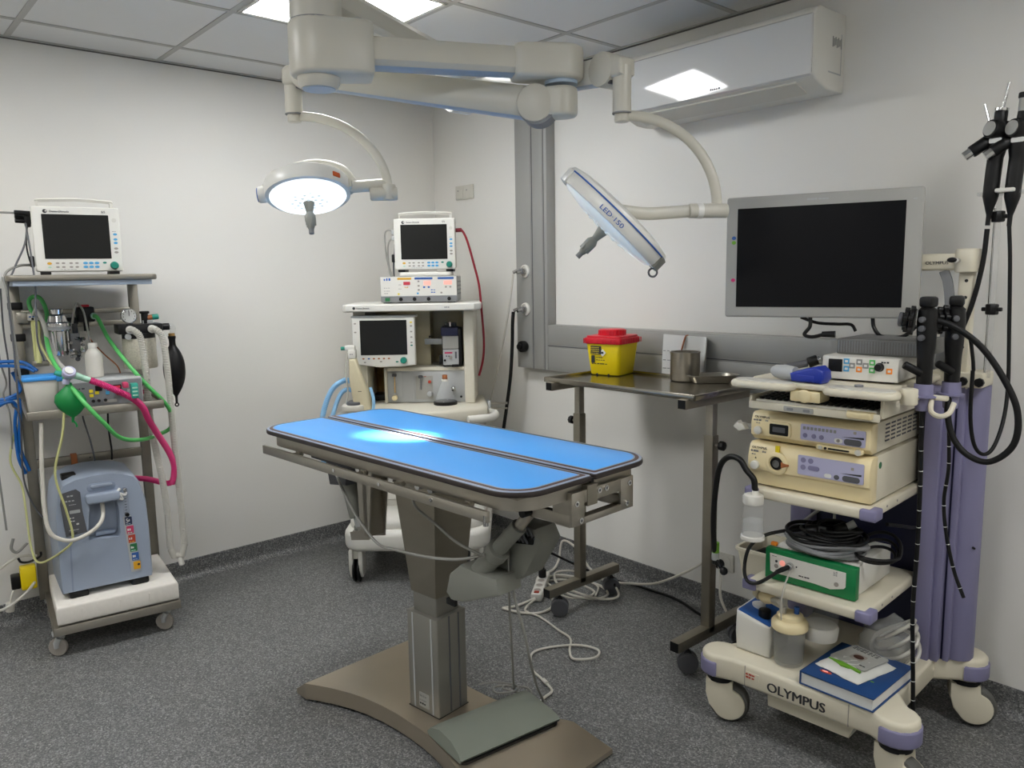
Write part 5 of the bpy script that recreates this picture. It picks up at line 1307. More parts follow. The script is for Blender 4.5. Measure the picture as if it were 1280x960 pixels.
    for x0, x1 in ((-.235, -.03), (.055, .262)):
        mb = MB(); oo = rrect(x0, x1, -.075, .015, .042, 8); ii = rrect(x0 + .012, x1 - .012, -.063, .004, .034, 8); n = len(oo)
        mb.prism(oo, 1.136, 1.158, 'cart', bev=.009, seg=3); mb.prism(ii, 1.155, 1.1605, 'offwhite', bev=.002); mb.build('handle_tray', t)
    mb = MB(); mb.prism([(-.045, -.035), (.045, -.035), (.045, .03), (-.045, .03)], 1.105, 1.138, 'yellowed', bev=.006); mb.lathe((0, -.036, 1.124), [(.018, 0), (.02, .003), (.014, .005), (.001, .004)], 'yellowed', (0, -1, 0), 20); mb.build('latch', t)
    mb = MB(); mb.cyl((.268, .02, 1.12), (.268, .02, 1.165), .022, 'cart', n=24, bev=.004); mb.box(.22, .27, .005, .035, 1.13, 1.155, 'cart', .004); mb.box(.268, .34, .10, .118, 1.126, 1.14, 'cart', .004); mb.box(.262, .276, .02, .12, 1.126, 1.14, 'cart', .003); mb.tube([(.30, .10, 1.13), (.31, .07, 1.10), (.335, .06, 1.09), (.355, .07, 1.10), (.36, .09, 1.125)], .007, 'cart', 8); mb.build('hanger_arm', t)
    for x, y in ((.278, .10), (.322, .19)):
        mb = MB(); mb.lathe((x, y, 1.095), [(.019, 0), (.022, .035), (.034, .038), (.034, .042), (.026, .044), (.024, .075), (.018, .075), (.017, .02), (.012, .0)], 'lav', n=24); mb.box(x - .05, x - .02, y - .012, y + .012, 1.132, 1.138, 'lav', .002); mb.build('scope_cup', t)
    # keyboard drawer
    mb = MB(); mb.box(-.175, .215, -.035, .34, 1.078, 1.084, 'cart', .003); mb.box(-.175, .215, -.042, -.03, 1.071, 1.094, 'cart', .004); mb.box(-.18, -.17, -.03, .34, 1.078, 1.11, 'cart', .003); mb.box(.208, .218, -.02, .36, 1.078, 1.13, 'cart', .003)
    mb.pad(-.06, .03, 1.075, 1.09, -.042, 'silver', .002); mb.pad(-.05, -.03, 1.078, 1.086, -.044, 'grey', .001); mb.pad(.0, .02, 1.078, 1.086, -.044, 'grey', .001); mb.prism([(.13, -.052), (.195, -.052), (.205, -.03), (.12, -.03)], 1.076, 1.098, 'yellowed', bev=.007)
    mb.build('keyboard_drawer', t)
    # monitor post and arm
    mb = MB(); mb.box(.262, .302, .40, .44, 1.12, 1.51, 'cart', .006)
    for z in (1.25, 1.3, 1.35, 1.4, 1.45): mb.cyl((.285, .40, z), (.285, .3985, z), .005, 'black', n=10)
    mb.box(.20, .35, .38, .50, 1.13, 1.175, 'cart', .006); mb.cyl((.30, .375, 1.15), (.30, .36, 1.15), .014, 'black', n=8, bev=.003); mb.cyl((.345, .375, 1.15), (.345, .36, 1.15), .014, 'black', n=8, bev=.003)
    mb.build('monitor_post', t)
    mb = MB(); mb.box(.02, .31, .375, .43, 1.482, 1.532, 'cart', .008, 3); mb.prism(rrect(.255, .315, .365, .445, .02), 1.475, 1.545, 'cart', bev=.006); mb.text('OLYMPUS', .176, 1.5, .0135, .374, 'ink', xs=1.1); mb.cyl((.27, .366, 1.51), (.27, .345, 1.51), .007, 'chrome', n=12); mb.ball((.258, .345, 1.512), (.014, .008, .008), 'black', 2)
    mb.build('monitor_arm', t)
    # hanging pole
    mb = MB(); mb.cyl((.352, .42, 1.16), (.352, .42, 1.70), .008, 'clear', n=12); mb.cyl((.343, .42, 1.16), (.343, .42, 1.66), .003, 'chrome', n=8)
    for z in (1.365, 1.635): mb.cyl((.352, .42, z - .016), (.352, .42, z + .016), .018, 'black', n=8, bev=.004); mb.box(.325, .379, .412, .428, z - .006, z + .006, 'black', .003)
    mb.box(.30, .42, .39, .44, 1.695, 1.706, 'clear', .003); mb.box(.35, .40, .37, .44, 1.70, 1.712, 'white', .004); mb.build('hanging_pole', t)
    return t
CART = endoscopy_cart()

# large display on the arm
MD = (2.678, -.446, 0)
def display():
    t = thing('display_monitor', 'large flat silver framed display with dark screen on the cart arm', 'monitor', (MD[0], MD[1], 1.337), 19.5)
    mb = MB(); oo = rrect(-.293, .293, 0, .395, .008, 4); mb.prism([(x, z) for x, z in oo], 0, .05, 'silver', 'xz', .006, 3)
    mb.prism(rrect(-.24, .24, .04, .35, .02), .045, .085, 'grey', 'xz', .012)
    mb.scrib(-.04, .04, .373, .006, 0, 'greylt', n=7); mb.onface(ell(.268, .36, .006, .002), 0, 'greylt', .001); mb.pad(.262, .29, .004, .02, 0, 'silver', .001)
    h = mb.build('housing', t)
    MB().pad(-.256, .245, .034, .357, 0, 'screenbig', .0015, .001).build('screen', t)
    mb = MB()
    for z, m in ((.262, 'label_blue'), (.247, 'leaf'), (.123, 'pink')): mb.onface(ell(-.267, z, .007, .006), 0, m, .0012)
    mb.build('stickers', t)
    mb = MB(); mb.box(.03, .14, .083, .115, .13, .23, 'greydk', .006); mb.build('mount_plate', t)
    return t
DSP = display()
cords = [lambda m: m.build('cord', DSP)]
FM2 = Matrix.Identity(4)
mb = MB(FM2); mb.tube([(-.02, .02, .0), (-.02, .015, -.03), (-.035, .01, -.055), (-.01, .0, -.062), (.03, .0, -.052)], .006, 'black', 8); mb.cyl((.02, 0, -.053), (.06, .0, -.052), .009, 'black', r2=.011)
mb.M = Matrix.Identity(4); cords[0](mb)
mb = MB(FM2); mb.tube([(-.05, .02, .0), (-.0, .03, -.018), (.06, .04, -.022), (.1, .05, -.024), (.115, .05, -.045)], .005, 'black', 8); cords[0](mb)
mb = MB(FM2); mb.tube([(.165, .02, .0), (.17, .02, -.03), (.19, .01, -.055), (.225, .0, -.06), (.26, -.02, -.05), (.29, -.03, -.02)], .006, 'black', 8); cords[0](mb)
mb = MB(FE); mb.sweep(smooth([(.225, .39, 1.48), (.24, .385, 1.44), (.248, .385, 1.36), (.235, .39, 1.26), (.225, .40, 1.19)], 8), .013, 'grey', prof=[(1, .4), (-1, .4), (-1, -.4), (1, -.4)])
solo(mb, 'flat_cable', 'flat grey cable hanging from the display arm', 'cable')

# on the top shelf
t = thing('irrigation_pump', 'white pump unit with dark display and coloured keys on the top shelf', 'pump', ew(.11, .075, 1.1645), ETR + 3)
mb = MB(); mb.box(-.108, .108, 0, .26, .004, .072, 'offwhite', .004); mb.pad(-.106, .106, .005, .07, 0, 'white', .003, .004); mb.box(-.09, .09, .02, .24, 0, .005, 'greydk'); mb.build('casing', t)
mb = MB(); y = -.003; mb.pad(-.088, -.048, .026, .063, y, 'screen', .0015, .002)
for x, z, m in ((-.036, .058, 'bluekey'), (-.036, .036, 'bluekey'), (-.02, .046, 'inkgrey'), (0, .058, 'inkgrey'), (0, .036, 'orange'), (.018, .048, 'inkgrey'), (.036, .058, 'green'), (.036, .036, 'green'), (.083, .036, 'orange')):
    mb.pad(x - .008, x + .008, z - .008, z + .008, y, m, .0015, .001); mb.pad(x - .004, x + .004, z - .0032, z + .0032, y - .0015, 'paper', .0008, .001)
mb.scrib(.06, .09, .058, .005, y, 'ink', n=4); mb.build('keys', t)
mb = MB(); mb.lathe((.056, -.003, .046), [(.013, 0), (.011, .004), (.010, .016), (.001, .016)], 'black', (0, -1, 0), 20); mb.build('knob', t)
t = thing('power_box', 'flat grey ribbed power box lying on the white pump unit', 'power supply', ew(.135, .13, 1.2375), ETR)
mb = MB(); mb.box(-.118, .118, 0, .22, 0, .046, 'ribgrey', .004)
for k in range(28): mb.box(-.113 + .0081 * k, -.110 + .0081 * k, -.0015, .001, .006, .04, 'grey')
mb.box(.1185, .1225, .06, .12, .014, .03, 'black', .002); mb.build('casing', t)
t = thing('bite_block', 'royal blue mouthpiece with grey cap lying on the front of the top shelf', 'mouthpiece', ew(-.012, .0, 1.1625), -2)
t.scale = (1.25, 1.25, 1.2)
mb = MB(); mb.prism([(-.03, 0), (.045, 0), (.052, .012), (.05, .03), (.036, .042), (.01, .036), (-.02, .026), (-.034, .02)], -.022, .022, 'navyblue', 'xz', .007, 3); mb.box(-.015, .03, -.0235, -.02, .004, .018, 'navyblue', .003); mb.build('body', t)
mb = MB(); mb.lathe((-.03, 0, .017), [(.017, 0), (.019, .03), (.016, .052), (.009, .062), (.001, .064)], 'greylt', (-1, 0, .05), 24); mb.build('cap', t)
t = thing('handheld_scope', 'small black and silver hand tool lying behind the grey cap', 'tool', ew(-.125, .20, 1.1625), 30)
mb = MB(); mb.cyl((-.05, 0, .014), (.02, 0, .03), .012, 'greydk', bev=.003); mb.cyl((.02, 0, .03), (.05, 0, .042), .017, 'black', bev=.004); mb.build('body', t)
MB().cyl((.045, 0, .038), (.058, 0, .044), .012, 'chrome', bev=.002).build('eyepiece', t)

# keyboard, processors
t = thing('keyboard', 'black keyed computer keyboard in the drawer under the top shelf', 'keyboard', ew(.02, -.02, 1.0845), ETR)
mb = MB(); mb.box(-.185, .18, 0, .13, 0, .014, 'offwhite', .004); mb.build('tray', t)
mb = MB()
for r in range(5):
    for k in range(18): mb.box(-.178 + .0195 * k, -.178 + .0195 * k + .0165, .008 + .023 * r, .028 + .023 * r, .014, .021 + .0012 * r, 'black', .003, 1)
mb.build('keys', t)
def unit(name, label, cat, z, h, side):
    t = thing(name, label, cat, ew(-.012, .03, z), ETR)
    return t
t = unit('video_processor', 'upper yellowed video processor with dark square socket and lavender panel', 'video processor', .9575, .09, 1)
mb = MB(); mb.box(-.183, .183, .03, .40, .004, .092, 'cart', .003)
prof = [(.0, .010), (-.012, .02), (-.014, .06), (-.004, .086), (.006, .092), (.04, .092), (.04, .004), (.008, .004)]
mb.prism(prof, -.185, .185, 'yellowed', 'yz', .004)
for r in range(5):
    for k in range(6): mb.box(.1835, .1845, .10 + .045 * k, .132 + .045 * k, .028 + .012 * r, .033 + .012 * r, 'greydk')
for x in (-.15, .15):
    for y in (.06, .36): mb.cyl((x, y, 0), (x, y, .006), .014, 'black', n=12)
mb.build('casing', t)
mb = MB(); y = -.0145; mb.pad(-.02, .172, .026, .074, y, 'lavpanel', .0025, .004); 
for k in range(9): mb.pad(-.012 + .0115 * k, -.004 + .0115 * k, .058, .067, y - .0025, 'inkgrey', .0008, .001)
for x in (-.005, .022, .045): mb.onface(ell(x, .04, .007), y - .0025, 'lav', .0012)
mb.pad(.083, .108, .03, .044, y - .0025, 'paper', .001, .007); mb.onface(ell(.095, .037, .005), y - .0035, 'greykey', .0012); mb.pad(.112, .162, .028, .046, y - .0025, 'greydk', .0015, .008); mb.onface([(.105, .05), (.168, .049), (.168, .055)], y - .0025, 'ink', .0008); mb.pad(.138, .146, .062, .07, y - .0025, 'greykey', .0008, .001)
mb.build('control_panel', t)
mb = MB(); mb.prism(rrect(-.125, -.05, .022, .07, .012), -.020, -.008, 'yellowed', 'xz', .004); mb.pad(-.118, -.057, .029, .063, -.0195, 'black', .0015, .004); mb.pad(-.108, -.067, .038, .054, -.021, 'greydk', .0005, .002); mb.build('scope_socket', t)
mb = MB(); mb.cyl((-.158, -.012, .036), (-.158, -.024, .036), .013, 'white', n=24, bev=.003); mb.onface([(-.161, .056), (-.155, .056), (-.158, .062)], -.012, 'ink', .0006); mb.build('power_button', t)
mb = MB(); mb.text('OLYMPUS', -.172, .075, .0095, -.0125, 'ink', xs=1.2); mb.scrib(-.176, -.14, .065, .006, -.013, 'inkgrey', n=4); mb.scrib(-.136, -.122, .066, .005, -.013, 'inkgrey', n=3); mb.scrib(-.166, -.146, .057, .004, -.0138, 'inkgrey', n=3); mb.build('lettering', t)
mb = MB(); mb.prism(rrect(.03, .168, .004, .018, .006), -.022, -.006, 'yellowed', 'xz', .003); mb.pad(.068, .13, .008, .013, -.022, 'black', .001, .002); mb.cyl((.06, -.021, .0105), (.06, -.024, .0105), .004, 'black', n=10); mb.cyl((.045, -.021, .011), (.045, -.025, .011), .006, 'offwhite', n=14); mb.cyl((.155, -.021, .011), (.155, -.025, .011), .009, 'offwhite', n=14); mb.build('card_slot', t)
t = unit('light_source', 'lower yellowed light source with round lamp socket and yellow mark', 'light source', .8105, .14, 1)
mb = MB(); mb.box(-.188, .188, .03, .42, .006, .143, 'cart', .003)
prof = [(.004, .006), (-.004, .03), (-.006, .05), (-.018, .058), (-.02, .10), (-.008, .135), (.004, .143), (.04, .143), (.04, .006)]
mb.prism(prof, -.19, .19, 'yellowed', 'yz', .005)
mb.onface(ell(.06, .112, .010), .188, 'label_green', .001, 'right')
for x in (-.15, .15):
    for y in (.06, .38): mb.cyl((x, y, 0), (x, y, .008), .016, 'black', n=12)
mb.build('casing', t)
mb = MB(); y = -.0205; mb.pad(-.022, .174, .066, .126, y, 'lavpanel', .0025, .004)
for x, z in ((-.005, .112), (.018, .112), (-.005, .09)): mb.onface(ell(x, z, .008), y - .0025, 'lav', .0012)
mb.pad(.01, .045, .084, .098, y - .0025, 'lav', .0012, .007); mb.pad(.06, .082, .07, .082, y - .0025, 'paper', .001, .006); mb.onface(ell(.097, .076, .008, .007), y - .0025, 'greydk', .0012); mb.pad(.114, .164, .068, .085, y - .0025, 'greydk', .0015, .008); mb.onface([(.107, .09), (.168, .089), (.168, .095)], y - .0025, 'ink', .0008); mb.pad(.138, .146, .104, .112, y - .0025, 'greykey', .0008, .001)
mb.build('control_panel', t)
mb = MB(); mb.lathe((-.092, -.016, .086), [(.036, 0), (.036, .006), (.030, .010), (.024, .010), (.022, .002), (.001, .002)], 'yellowed', (0, -1, 0), 32); mb.cyl((-.092, -.019, .086), (-.092, -.0215, .086), .02, 'black', n=24); mb.cyl((-.092, -.02, .086), (-.092, -.026, .086), .012, 'chrome', n=18); mb.prism([(-.075, .076), (-.052, .083), (-.052, .088), (-.075, .094)], -.028, -.018, 'strap', 'xz', .002); mb.build('lamp_socket', t)
mb = MB(); mb.pad(-.097, -.084, .118, .142, -.016, 'yellowlab', .0045, .002); mb.build('yellow_mark', t)
mb = MB(); mb.cyl((-.162, -.018, .072), (-.162, -.032, .072), .014, 'white', n=24, bev=.003); mb.onface([(-.165, .092), (-.159, .092), (-.162, .098)], -.0205, 'ink', .0006); mb.build('power_button', t)
mb = MB(); mb.text('OLYMPUS', -.177, .124, .0095, -.0155, 'ink', xs=1.2); mb.scrib(-.18, -.145, .113, .006, -.0175, 'inkgrey', n=4); mb.scrib(-.141, -.122, .113, .006, -.0175, 'inkgrey', n=3); mb.scrib(-.176, -.16, .104, .004, -.0195, 'inkgrey', n=2); mb.build('lettering', t)
mb = MB(FE); mb.prism(rrect(-.268, -.195, .985, 1.003, .006), .04, .055, 'clear', 'xz', .002); mb.prism([(-.27, .99), (-.255, 1.01), (-.25, 1.003), (-.24, 1.004), (-.225, .985), (-.25, .976)], .035, .06, 'white', 'xz', .003)
solo(mb, 'plastic_bracket', 'clear plastic bracket sticking out left of the video processor', 'bracket')

# water bottle at the left of the middle shelf
t = thing('water_bottle', 'clear water bottle with white cap hung at the left corner of the middle shelf', 'water bottle', ew(-.148, -.045, .66), ETR)
mb = MB(); mb.lathe((0, 0, 0), [(.033, .006), (.034, .012), (.030, .10), (.026, .115)], 'clear', n=28); mb.build('body', t)
mb = MB(); mb.lathe((0, 0, -.002), [(.036, 0), (.037, .004), (.036, .012), (.033, .014)], 'white', n=28); mb.build('base_ring', t)
MB().lathe((0, 0, .009), [(.0315, 0), (.030, .05), (.001, .05)], 'bagplastic', n=28).build('water', t)
mb = MB(); mb.cyl((0, 0, .11), (0, 0, .142), .03, 'white', n=24, bev=.004); mb.box(-.035, -.01, -.01, .01, .11, .135, 'white', .004); mb.cyl((.005, 0, .14), (.005, 0, .155), .01, 'white'); mb.build('cap', t)
mb = MB(FE); mb.cyl((-.143, -.045, .812), (-.146, -.045, .84), .009, 'black'); mb.tube([(-.145, -.045, .82), (-.15, -.045, .85), (-.175, -.045, .875), (-.20, -.045, .905), (-.24, -.04, .905), (-.275, -.03, .87), (-.295, -.02, .80), (-.315, 0, .68), (-.322, .02, .58), (-.322, .03, .545)], .0095, 'black', 10); mb.cyl((-.322, .03, .55), (-.322, .03, .585), .012, 'leaf', n=14); mb.cyl((-.322, .03, .525), (-.322, .03, .55), .013, 'greylt', n=14); mb.cyl((-.322, .03, .51), (-.322, .03, .525), .01, 'black', n=12); mb.cyl((-.322, .03, .53), (-.285, .015, .50), .007, 'black', n=10); mb.ball((-.28, .013, .50), .014, 'black', 2)
solo(mb, 'bottle_hose', 'black hose arching from the water bottle with a green collar at its end', 'hose')

# green fronted box on the low shelf, with the coiled cables on it
GB = ew(-.005, .045, .5045)
t = thing('camera_control_unit', 'green fronted white control unit on the low shelf under coiled cables', 'control unit', GB, ETR)
mb = MB(); mb.box(-.135, .135, .02, .30, .004, .10, 'white', .003); mb.box(-.145, .145, 0, .028, .002, .104, 'greenbox', .004); mb.box(-.12, .12, .03, .27, 0, .005, 'black'); mb.build('casing', t)
mb = MB(); mb.onface([(-.125, .03), (-.11, .026), (.02, .026), (.07, .022), (.11, .034), (.115, .04), (.115, .085), (-.128, .088)], 0, 'white', .0025); y = -.0026
mb.onface(ell(-.085, .064, .009), y, 'pink' if False else 'ledsalmon', .0012); mb.onface(ell(-.105, .05, .007), y, 'greykey', .0012); mb.onface(ell(-.105, .066, .004), y, 'ink', .0012); mb.onface(ell(.088, .042, .007), y, 'greykey', .0015)
for k in range(3): mb.scrib(.078, .098, .068 + .005 * k, .003, y, 'inkgrey', n=3)
mb.scrib(-.03, .015, .036, .004, y, 'ink', n=5); mb.scrib(-.12, -.095, .08, .003, y, 'inkgrey', n=3); mb.cyl((-.038, y, .064), (-.038, y - .002, .064), .0025, 'ink', n=8); mb.build('front_panel', t)
mb = MB(); mb.cyl((-.058, 0, .062), (-.058, -.018, .062), .012, 'chrome', n=20, bev=.002); mb.build('socket', t)
t = thing('cable_coil', 'thick coil of grey and black cables lying on the green fronted unit', 'cable coil', GB + Vector((.0, .12, .105)), ETR)
rnd = random.Random(9)
for i in range(7):
    rx, ry, z = .118 + rnd.uniform(-.012, .012), .085 + rnd.uniform(-.01, .01), .012 + .007 * i
    m = 'grey' if i < 5 else 'black'
    mb = MB(); mb.tube([(rx * math.cos(a) + .0, ry * math.sin(a) * 1.1 - .02 - .006 * (i % 3), z + .004 * math.sin(3 * a + i)) for a in [2 * PI * k / 14 for k in range(14)]], .0065, m, 10, 6, closed=True); mb.build('cable_turn', t)
for i in range(4):
    rx, ry, z = .09 - .008 * i, .075 - .006 * i, .05 + .007 * i
    mb = MB(); mb.tube([(.01 * i + rx * math.cos(a), .01 + ry * math.sin(a), z + .006 * math.sin(2 * a + i)) for a in [2 * PI * k / 12 for k in range(12)]], .0055, 'black', 8, 6, closed=True); mb.build('cable_turn', t)
for i in range(3):
    mb = MB(); mb.tube([(.15 + (.05 + .008 * i) * math.cos(a), .0 + (.06 + .006 * i) * math.sin(a), .008 + .007 * i + .03 * max(0, math.sin(a)) * (i + 1) / 2) for a in [2 * PI * k / 12 for k in range(12)]], .005, 'black', 8, 6, closed=True); mb.build('cable_turn', t)
mb = MB(); mb.cyl((-.055, -.04, .055), (-.02, -.03, .06), .02, 'black', bev=.004); mb.cyl((-.02, -.03, .06), (.0, -.02, .06), .014, 'greydk'); mb.cyl((.02, 0, .06), (.05, .02, .075), .019, 'black', bev=.004); mb.cyl((.05, .02, .075), (.07, .03, .09), .012, 'greylt'); mb.box(-.06, .06, -.03, .05, .03, .055, 'black', .015); mb.build('plugs', t)
mb = MB(); mb.box(-.145, -.125, -.10, -.085, .0, .012, 'orange', .003); mb.build('orange_tag', t)
mb = MB(F(GB, ETR)); mb.tube([(-.058, -.018, .062), (-.075, -.035, .055), (-.1, -.05, .03), (-.14, -.06, .0), (-.175, -.06, .0), (-.19, -.05, .04), (-.185, -.03, .10), (-.15, .0, .14), (-.1, .06, .155)], .006, 'black', 8); mb.cyl((-.058, -.016, .062), (-.085, -.042, .046), .008, 'black', r2=.007)
solo(mb, 'light_cable', 'black cable looping from the socket of the green fronted unit', 'cable')
mb = MB(F(GB, ETR)); mb.tube([(-.05, -.02, .052), (-.052, -.045, .02), (-.056, -.06, -.03), (-.06, -.05, -.09), (-.065, -.03, -.13)], .0028, 'milky', 8); solo(mb, 'thin_line', 'thin clear line dropping from the green unit to the suction jar', 'line')

# beige basket hung on the left side of the cart
BK = ew(-.265, .28, .408)
t = thing('plastic_bin', 'small cream plastic bin with dark contents left of the green unit', 'bin', BK, ETR)
mb = MB(); b_ = [(rrect(-.05, .055, -.085, .085, .015), 0), (rrect(-.065, .065, -.10, .10, .018), .11), (rrect(-.072, .072, -.107, .107, .02), .112), (rrect(-.072, .072, -.107, .107, .02), .122), (rrect(-.062, .062, -.097, .097, .018), .122), (rrect(-.055, .055, -.085, .085, .015), .05)]
n = len(b_[0][0]); vs = [(x, y, z) for o, z in b_ for x, y in o]; fs = [(i * n + j, i * n + (j + 1) % n, (i + 1) * n + (j + 1) % n, (i + 1) * n + j) for i in range(5) for j in range(n)] + [tuple(range(n)), tuple(5 * n + j for j in range(n))]
mb.raw(vs, fs, 'cart'); mb.build('shell', t)
mb = MB(); mb.box(-.05, .05, -.08, .08, .05, .085, 'rubber', .02); mb.cyl((-.04, -.05, .085), (.04, .06, .1), .01, 'rubber'); mb.build('contents', t)

# suction pump
SP = ew(-.155, .035, .2455)
t = thing('suction_pump', 'white suction pump with blue top and clear jar on the cart base', 'suction pump', SP, ETR + 2)
mb = MB(); mb.prism([(-.075, 0), (.04, 0), (.045, .06), (.042, .105), (-.078, .135), (-.08, .06)], -.02, .13, 'white', 'xz', .012, 3)
mb.prism([(-.072, .1365), (.038, .1085), (.036, .1055), (-.074, .1335)], -.012, .125, 'label_blue', 'xz', .002); mb.build('housing', t)
mb = MB(); mb.cyl((.0, .03, .112), (.0, .03, .142), .02, 'black', n=24, bev=.004); mb.cyl((-.04, .07, .12), (-.04, .07, .138), .022, 'paper', n=24); mb.build('control_knob', t)
mb = MB(); mb.lathe((.098, .0, .004), [(.042, 0), (.045, .004), (.05, .115), (.05, .12), (.046, .12), (.043, .012), (.001, .01)], 'smoke', n=36); mb.build('jar', t)
mb = MB(); mb.lathe((.098, .0, .118), [(.052, 0), (.056, .004), (.056, .022), (.05, .03), (.042, .034), (.04, .046), (.034, .05), (.001, .05)], 'yellowed', n=36); mb.box(.08, .09, -.02, -.005, .16, .19, 'milky', .003); mb.cyl((.115, .01, .16), (.115, .01, .19), .008, 'label_blue', n=12); mb.build('jar_lid', t)
mb = MB(); mb.lathe((.16, .09, .07), [(.04, 0), (.052, .006), (.056, .04), (.05, .05), (.001, .05)], 'white', n=32); mb.lathe((.16, .09, .11), [(.05, 0), (.054, .05), (.048, .07), (.02, .085), (.001, .085)], 'clear', n=32); mb.build('second_jar', t)
mb = MB(); mb.ball((.01, .02, .19), (.03, .02, .022), 'yellowed', 3); mb.cyl((-.03, .03, .2), (-.012, .025, .195), .02, 'beige', r2=.024); mb.lathe((-.045, .06, .21), [(.024, 0), (.026, .012), (.02, .02), (.001, .022)], 'beige', (-.4, -.8, .3), 24); mb.tube([(.035, .01, .19), (.06, -.005, .2), (.075, -.01, .185), (.078, -.012, .165)], .009, 'milky', 10); mb.build('filter', t)

# book with a wrapped packet
BK2 = ew(.15, .075, .2455)
t = thing('hardback_book', 'large blue hardback book lying on the cart base', 'book', BK2, ETR - 3)
mb = MB(); mb.box(-.115, .10, -.135, .13, .003, .038, 'paper'); mb.build('pages', t)
mb = MB(); mb.box(-.118, .105, -.139, .133, 0, .0035, 'book', .001); mb.box(-.118, .105, -.139, .133, .0375, .0415, 'book', .001); mb.box(-.1185, -.114, -.139, .133, 0, .0415, 'book', .001)
for x, y in ((-.06, -.09), (-.075, -.03)): mb.onface(ell(x, y, .018, .008), .0415, 'label_red', .0006, 'top'); mb.onface(ell(x - .003, y + .002, .009, .004), .0421, 'ledsalmon', .0005, 'top')
mb.scrib(.03, .08, -.05, .006, .0415, 'leaf', 'top', n=4); mb.build('cover', t)
t = thing('wipes_packet', 'crumpled white printed packet with green tab lying on the blue book', 'packet', BK2 + Vector((-.015, .005, .0425)), ETR - 14)
mb = MB(); vs = []; rnd = random.Random(5); nx, ny = 12, 14
for s in (0, 1):
    for i in range(nx + 1):
        for j in range(ny + 1):
            x, y = -.075 + .15 * i / nx, -.09 + .18 * j / ny; e = min(1, 5 * min(i / nx, 1 - i / nx)) * min(1, 6 * min(j / ny, 1 - j / ny))
            vs.append((x + rnd.uniform(-.002, .002), y + rnd.uniform(-.002, .002), (.003 + .02 * e ** .6 + rnd.uniform(-.0025, .0025) * (e > .1)) if s else rnd.uniform(0, .0008)))
W_ = ny + 1; S_ = (nx + 1) * W_; fs = []
for s in (0, 1):
    for i in range(nx):
        for j in range(ny): fs.append(tuple(s * S_ + k for k in (i * W_ + j, (i + 1) * W_ + j, (i + 1) * W_ + j + 1, i * W_ + j + 1)))
rim = [j for j in range(W_)] + [i * W_ + ny for i in range(1, nx + 1)] + [nx * W_ + j for j in range(ny - 1, -1, -1)] + [i * W_ for i in range(nx - 1, 0, -1)]
for a, b in zip(rim, rim[1:] + rim[:1]): fs.append((a, b, S_ + b, S_ + a))
mb.raw(vs, fs, 'packet'); mb.build('wrapper', t, 25)
mb = MB(); mb.pad(-.06, .06, -.045, .08, .0215, 'packgrey', .003, .01, 'top'); mb.pad(-.022, .02, -.005, .035, .0245, 'greykey', .0012, .008, 'top'); mb.onface(ell(0, .015, .016, .013), .0257, 'brown', .0008, 'top')
for k in range(3): mb.scrib(-.05, .05, .055 + .008 * k, .004, .0245, 'ink', 'top', n=8)
mb.scrib(.03, .05, -.025, .006, .0245, 'ink', 'top', n=2); mb.build('printed_panel', t)
mb = MB(); mb.prism([(-.05, -.058), (-.02, -.062), (0, -.07), (.03, -.064), (.06, -.062), (.058, -.054), (.03, -.05), (-.01, -.048)], .020, .027, 'leaf', bev=.002); mb.build('green_tab', t)
t = thing('tubing_bag', 'clear bag of coiled tubing at the back of the cart base', 'bag', ew(.16, .27, .2455), ETR)
mb = MB(); vs = []; rnd = random.Random(8); n = 20
for r in range(8):
    h = r / 7
    for k in range(n): a = 2 * PI * k / n; q = math.sin(PI * (.12 + .86 * h)) ** .6 * (1 + rnd.uniform(-.1, .1)); vs.append((.085 * q * math.cos(a), .075 * q * math.sin(a), .15 * h * (1 + .1 * math.cos(a))))
mb.raw(vs, [(i * n + k, i * n + (k + 1) % n, (i + 1) * n + (k + 1) % n, (i + 1) * n + k) for i in range(7) for k in range(n)] + [tuple(range(n)), tuple(7 * n + k for k in range(n))], 'bagplastic'); mb.build('bag', t, 180)
for i in range(4): mb = MB(); mb.tube([((.07 - .006 * i) * math.cos(a) + .03, (.05 - .004 * i) * math.sin(a) - .02, .06 + .02 * i + .045 * math.sin(a + .5 * i)) for a in [2 * PI * k / 12 for k in range(12)]], .006, 'milky', 8, 6, closed=True); mb.build('tubing', t)

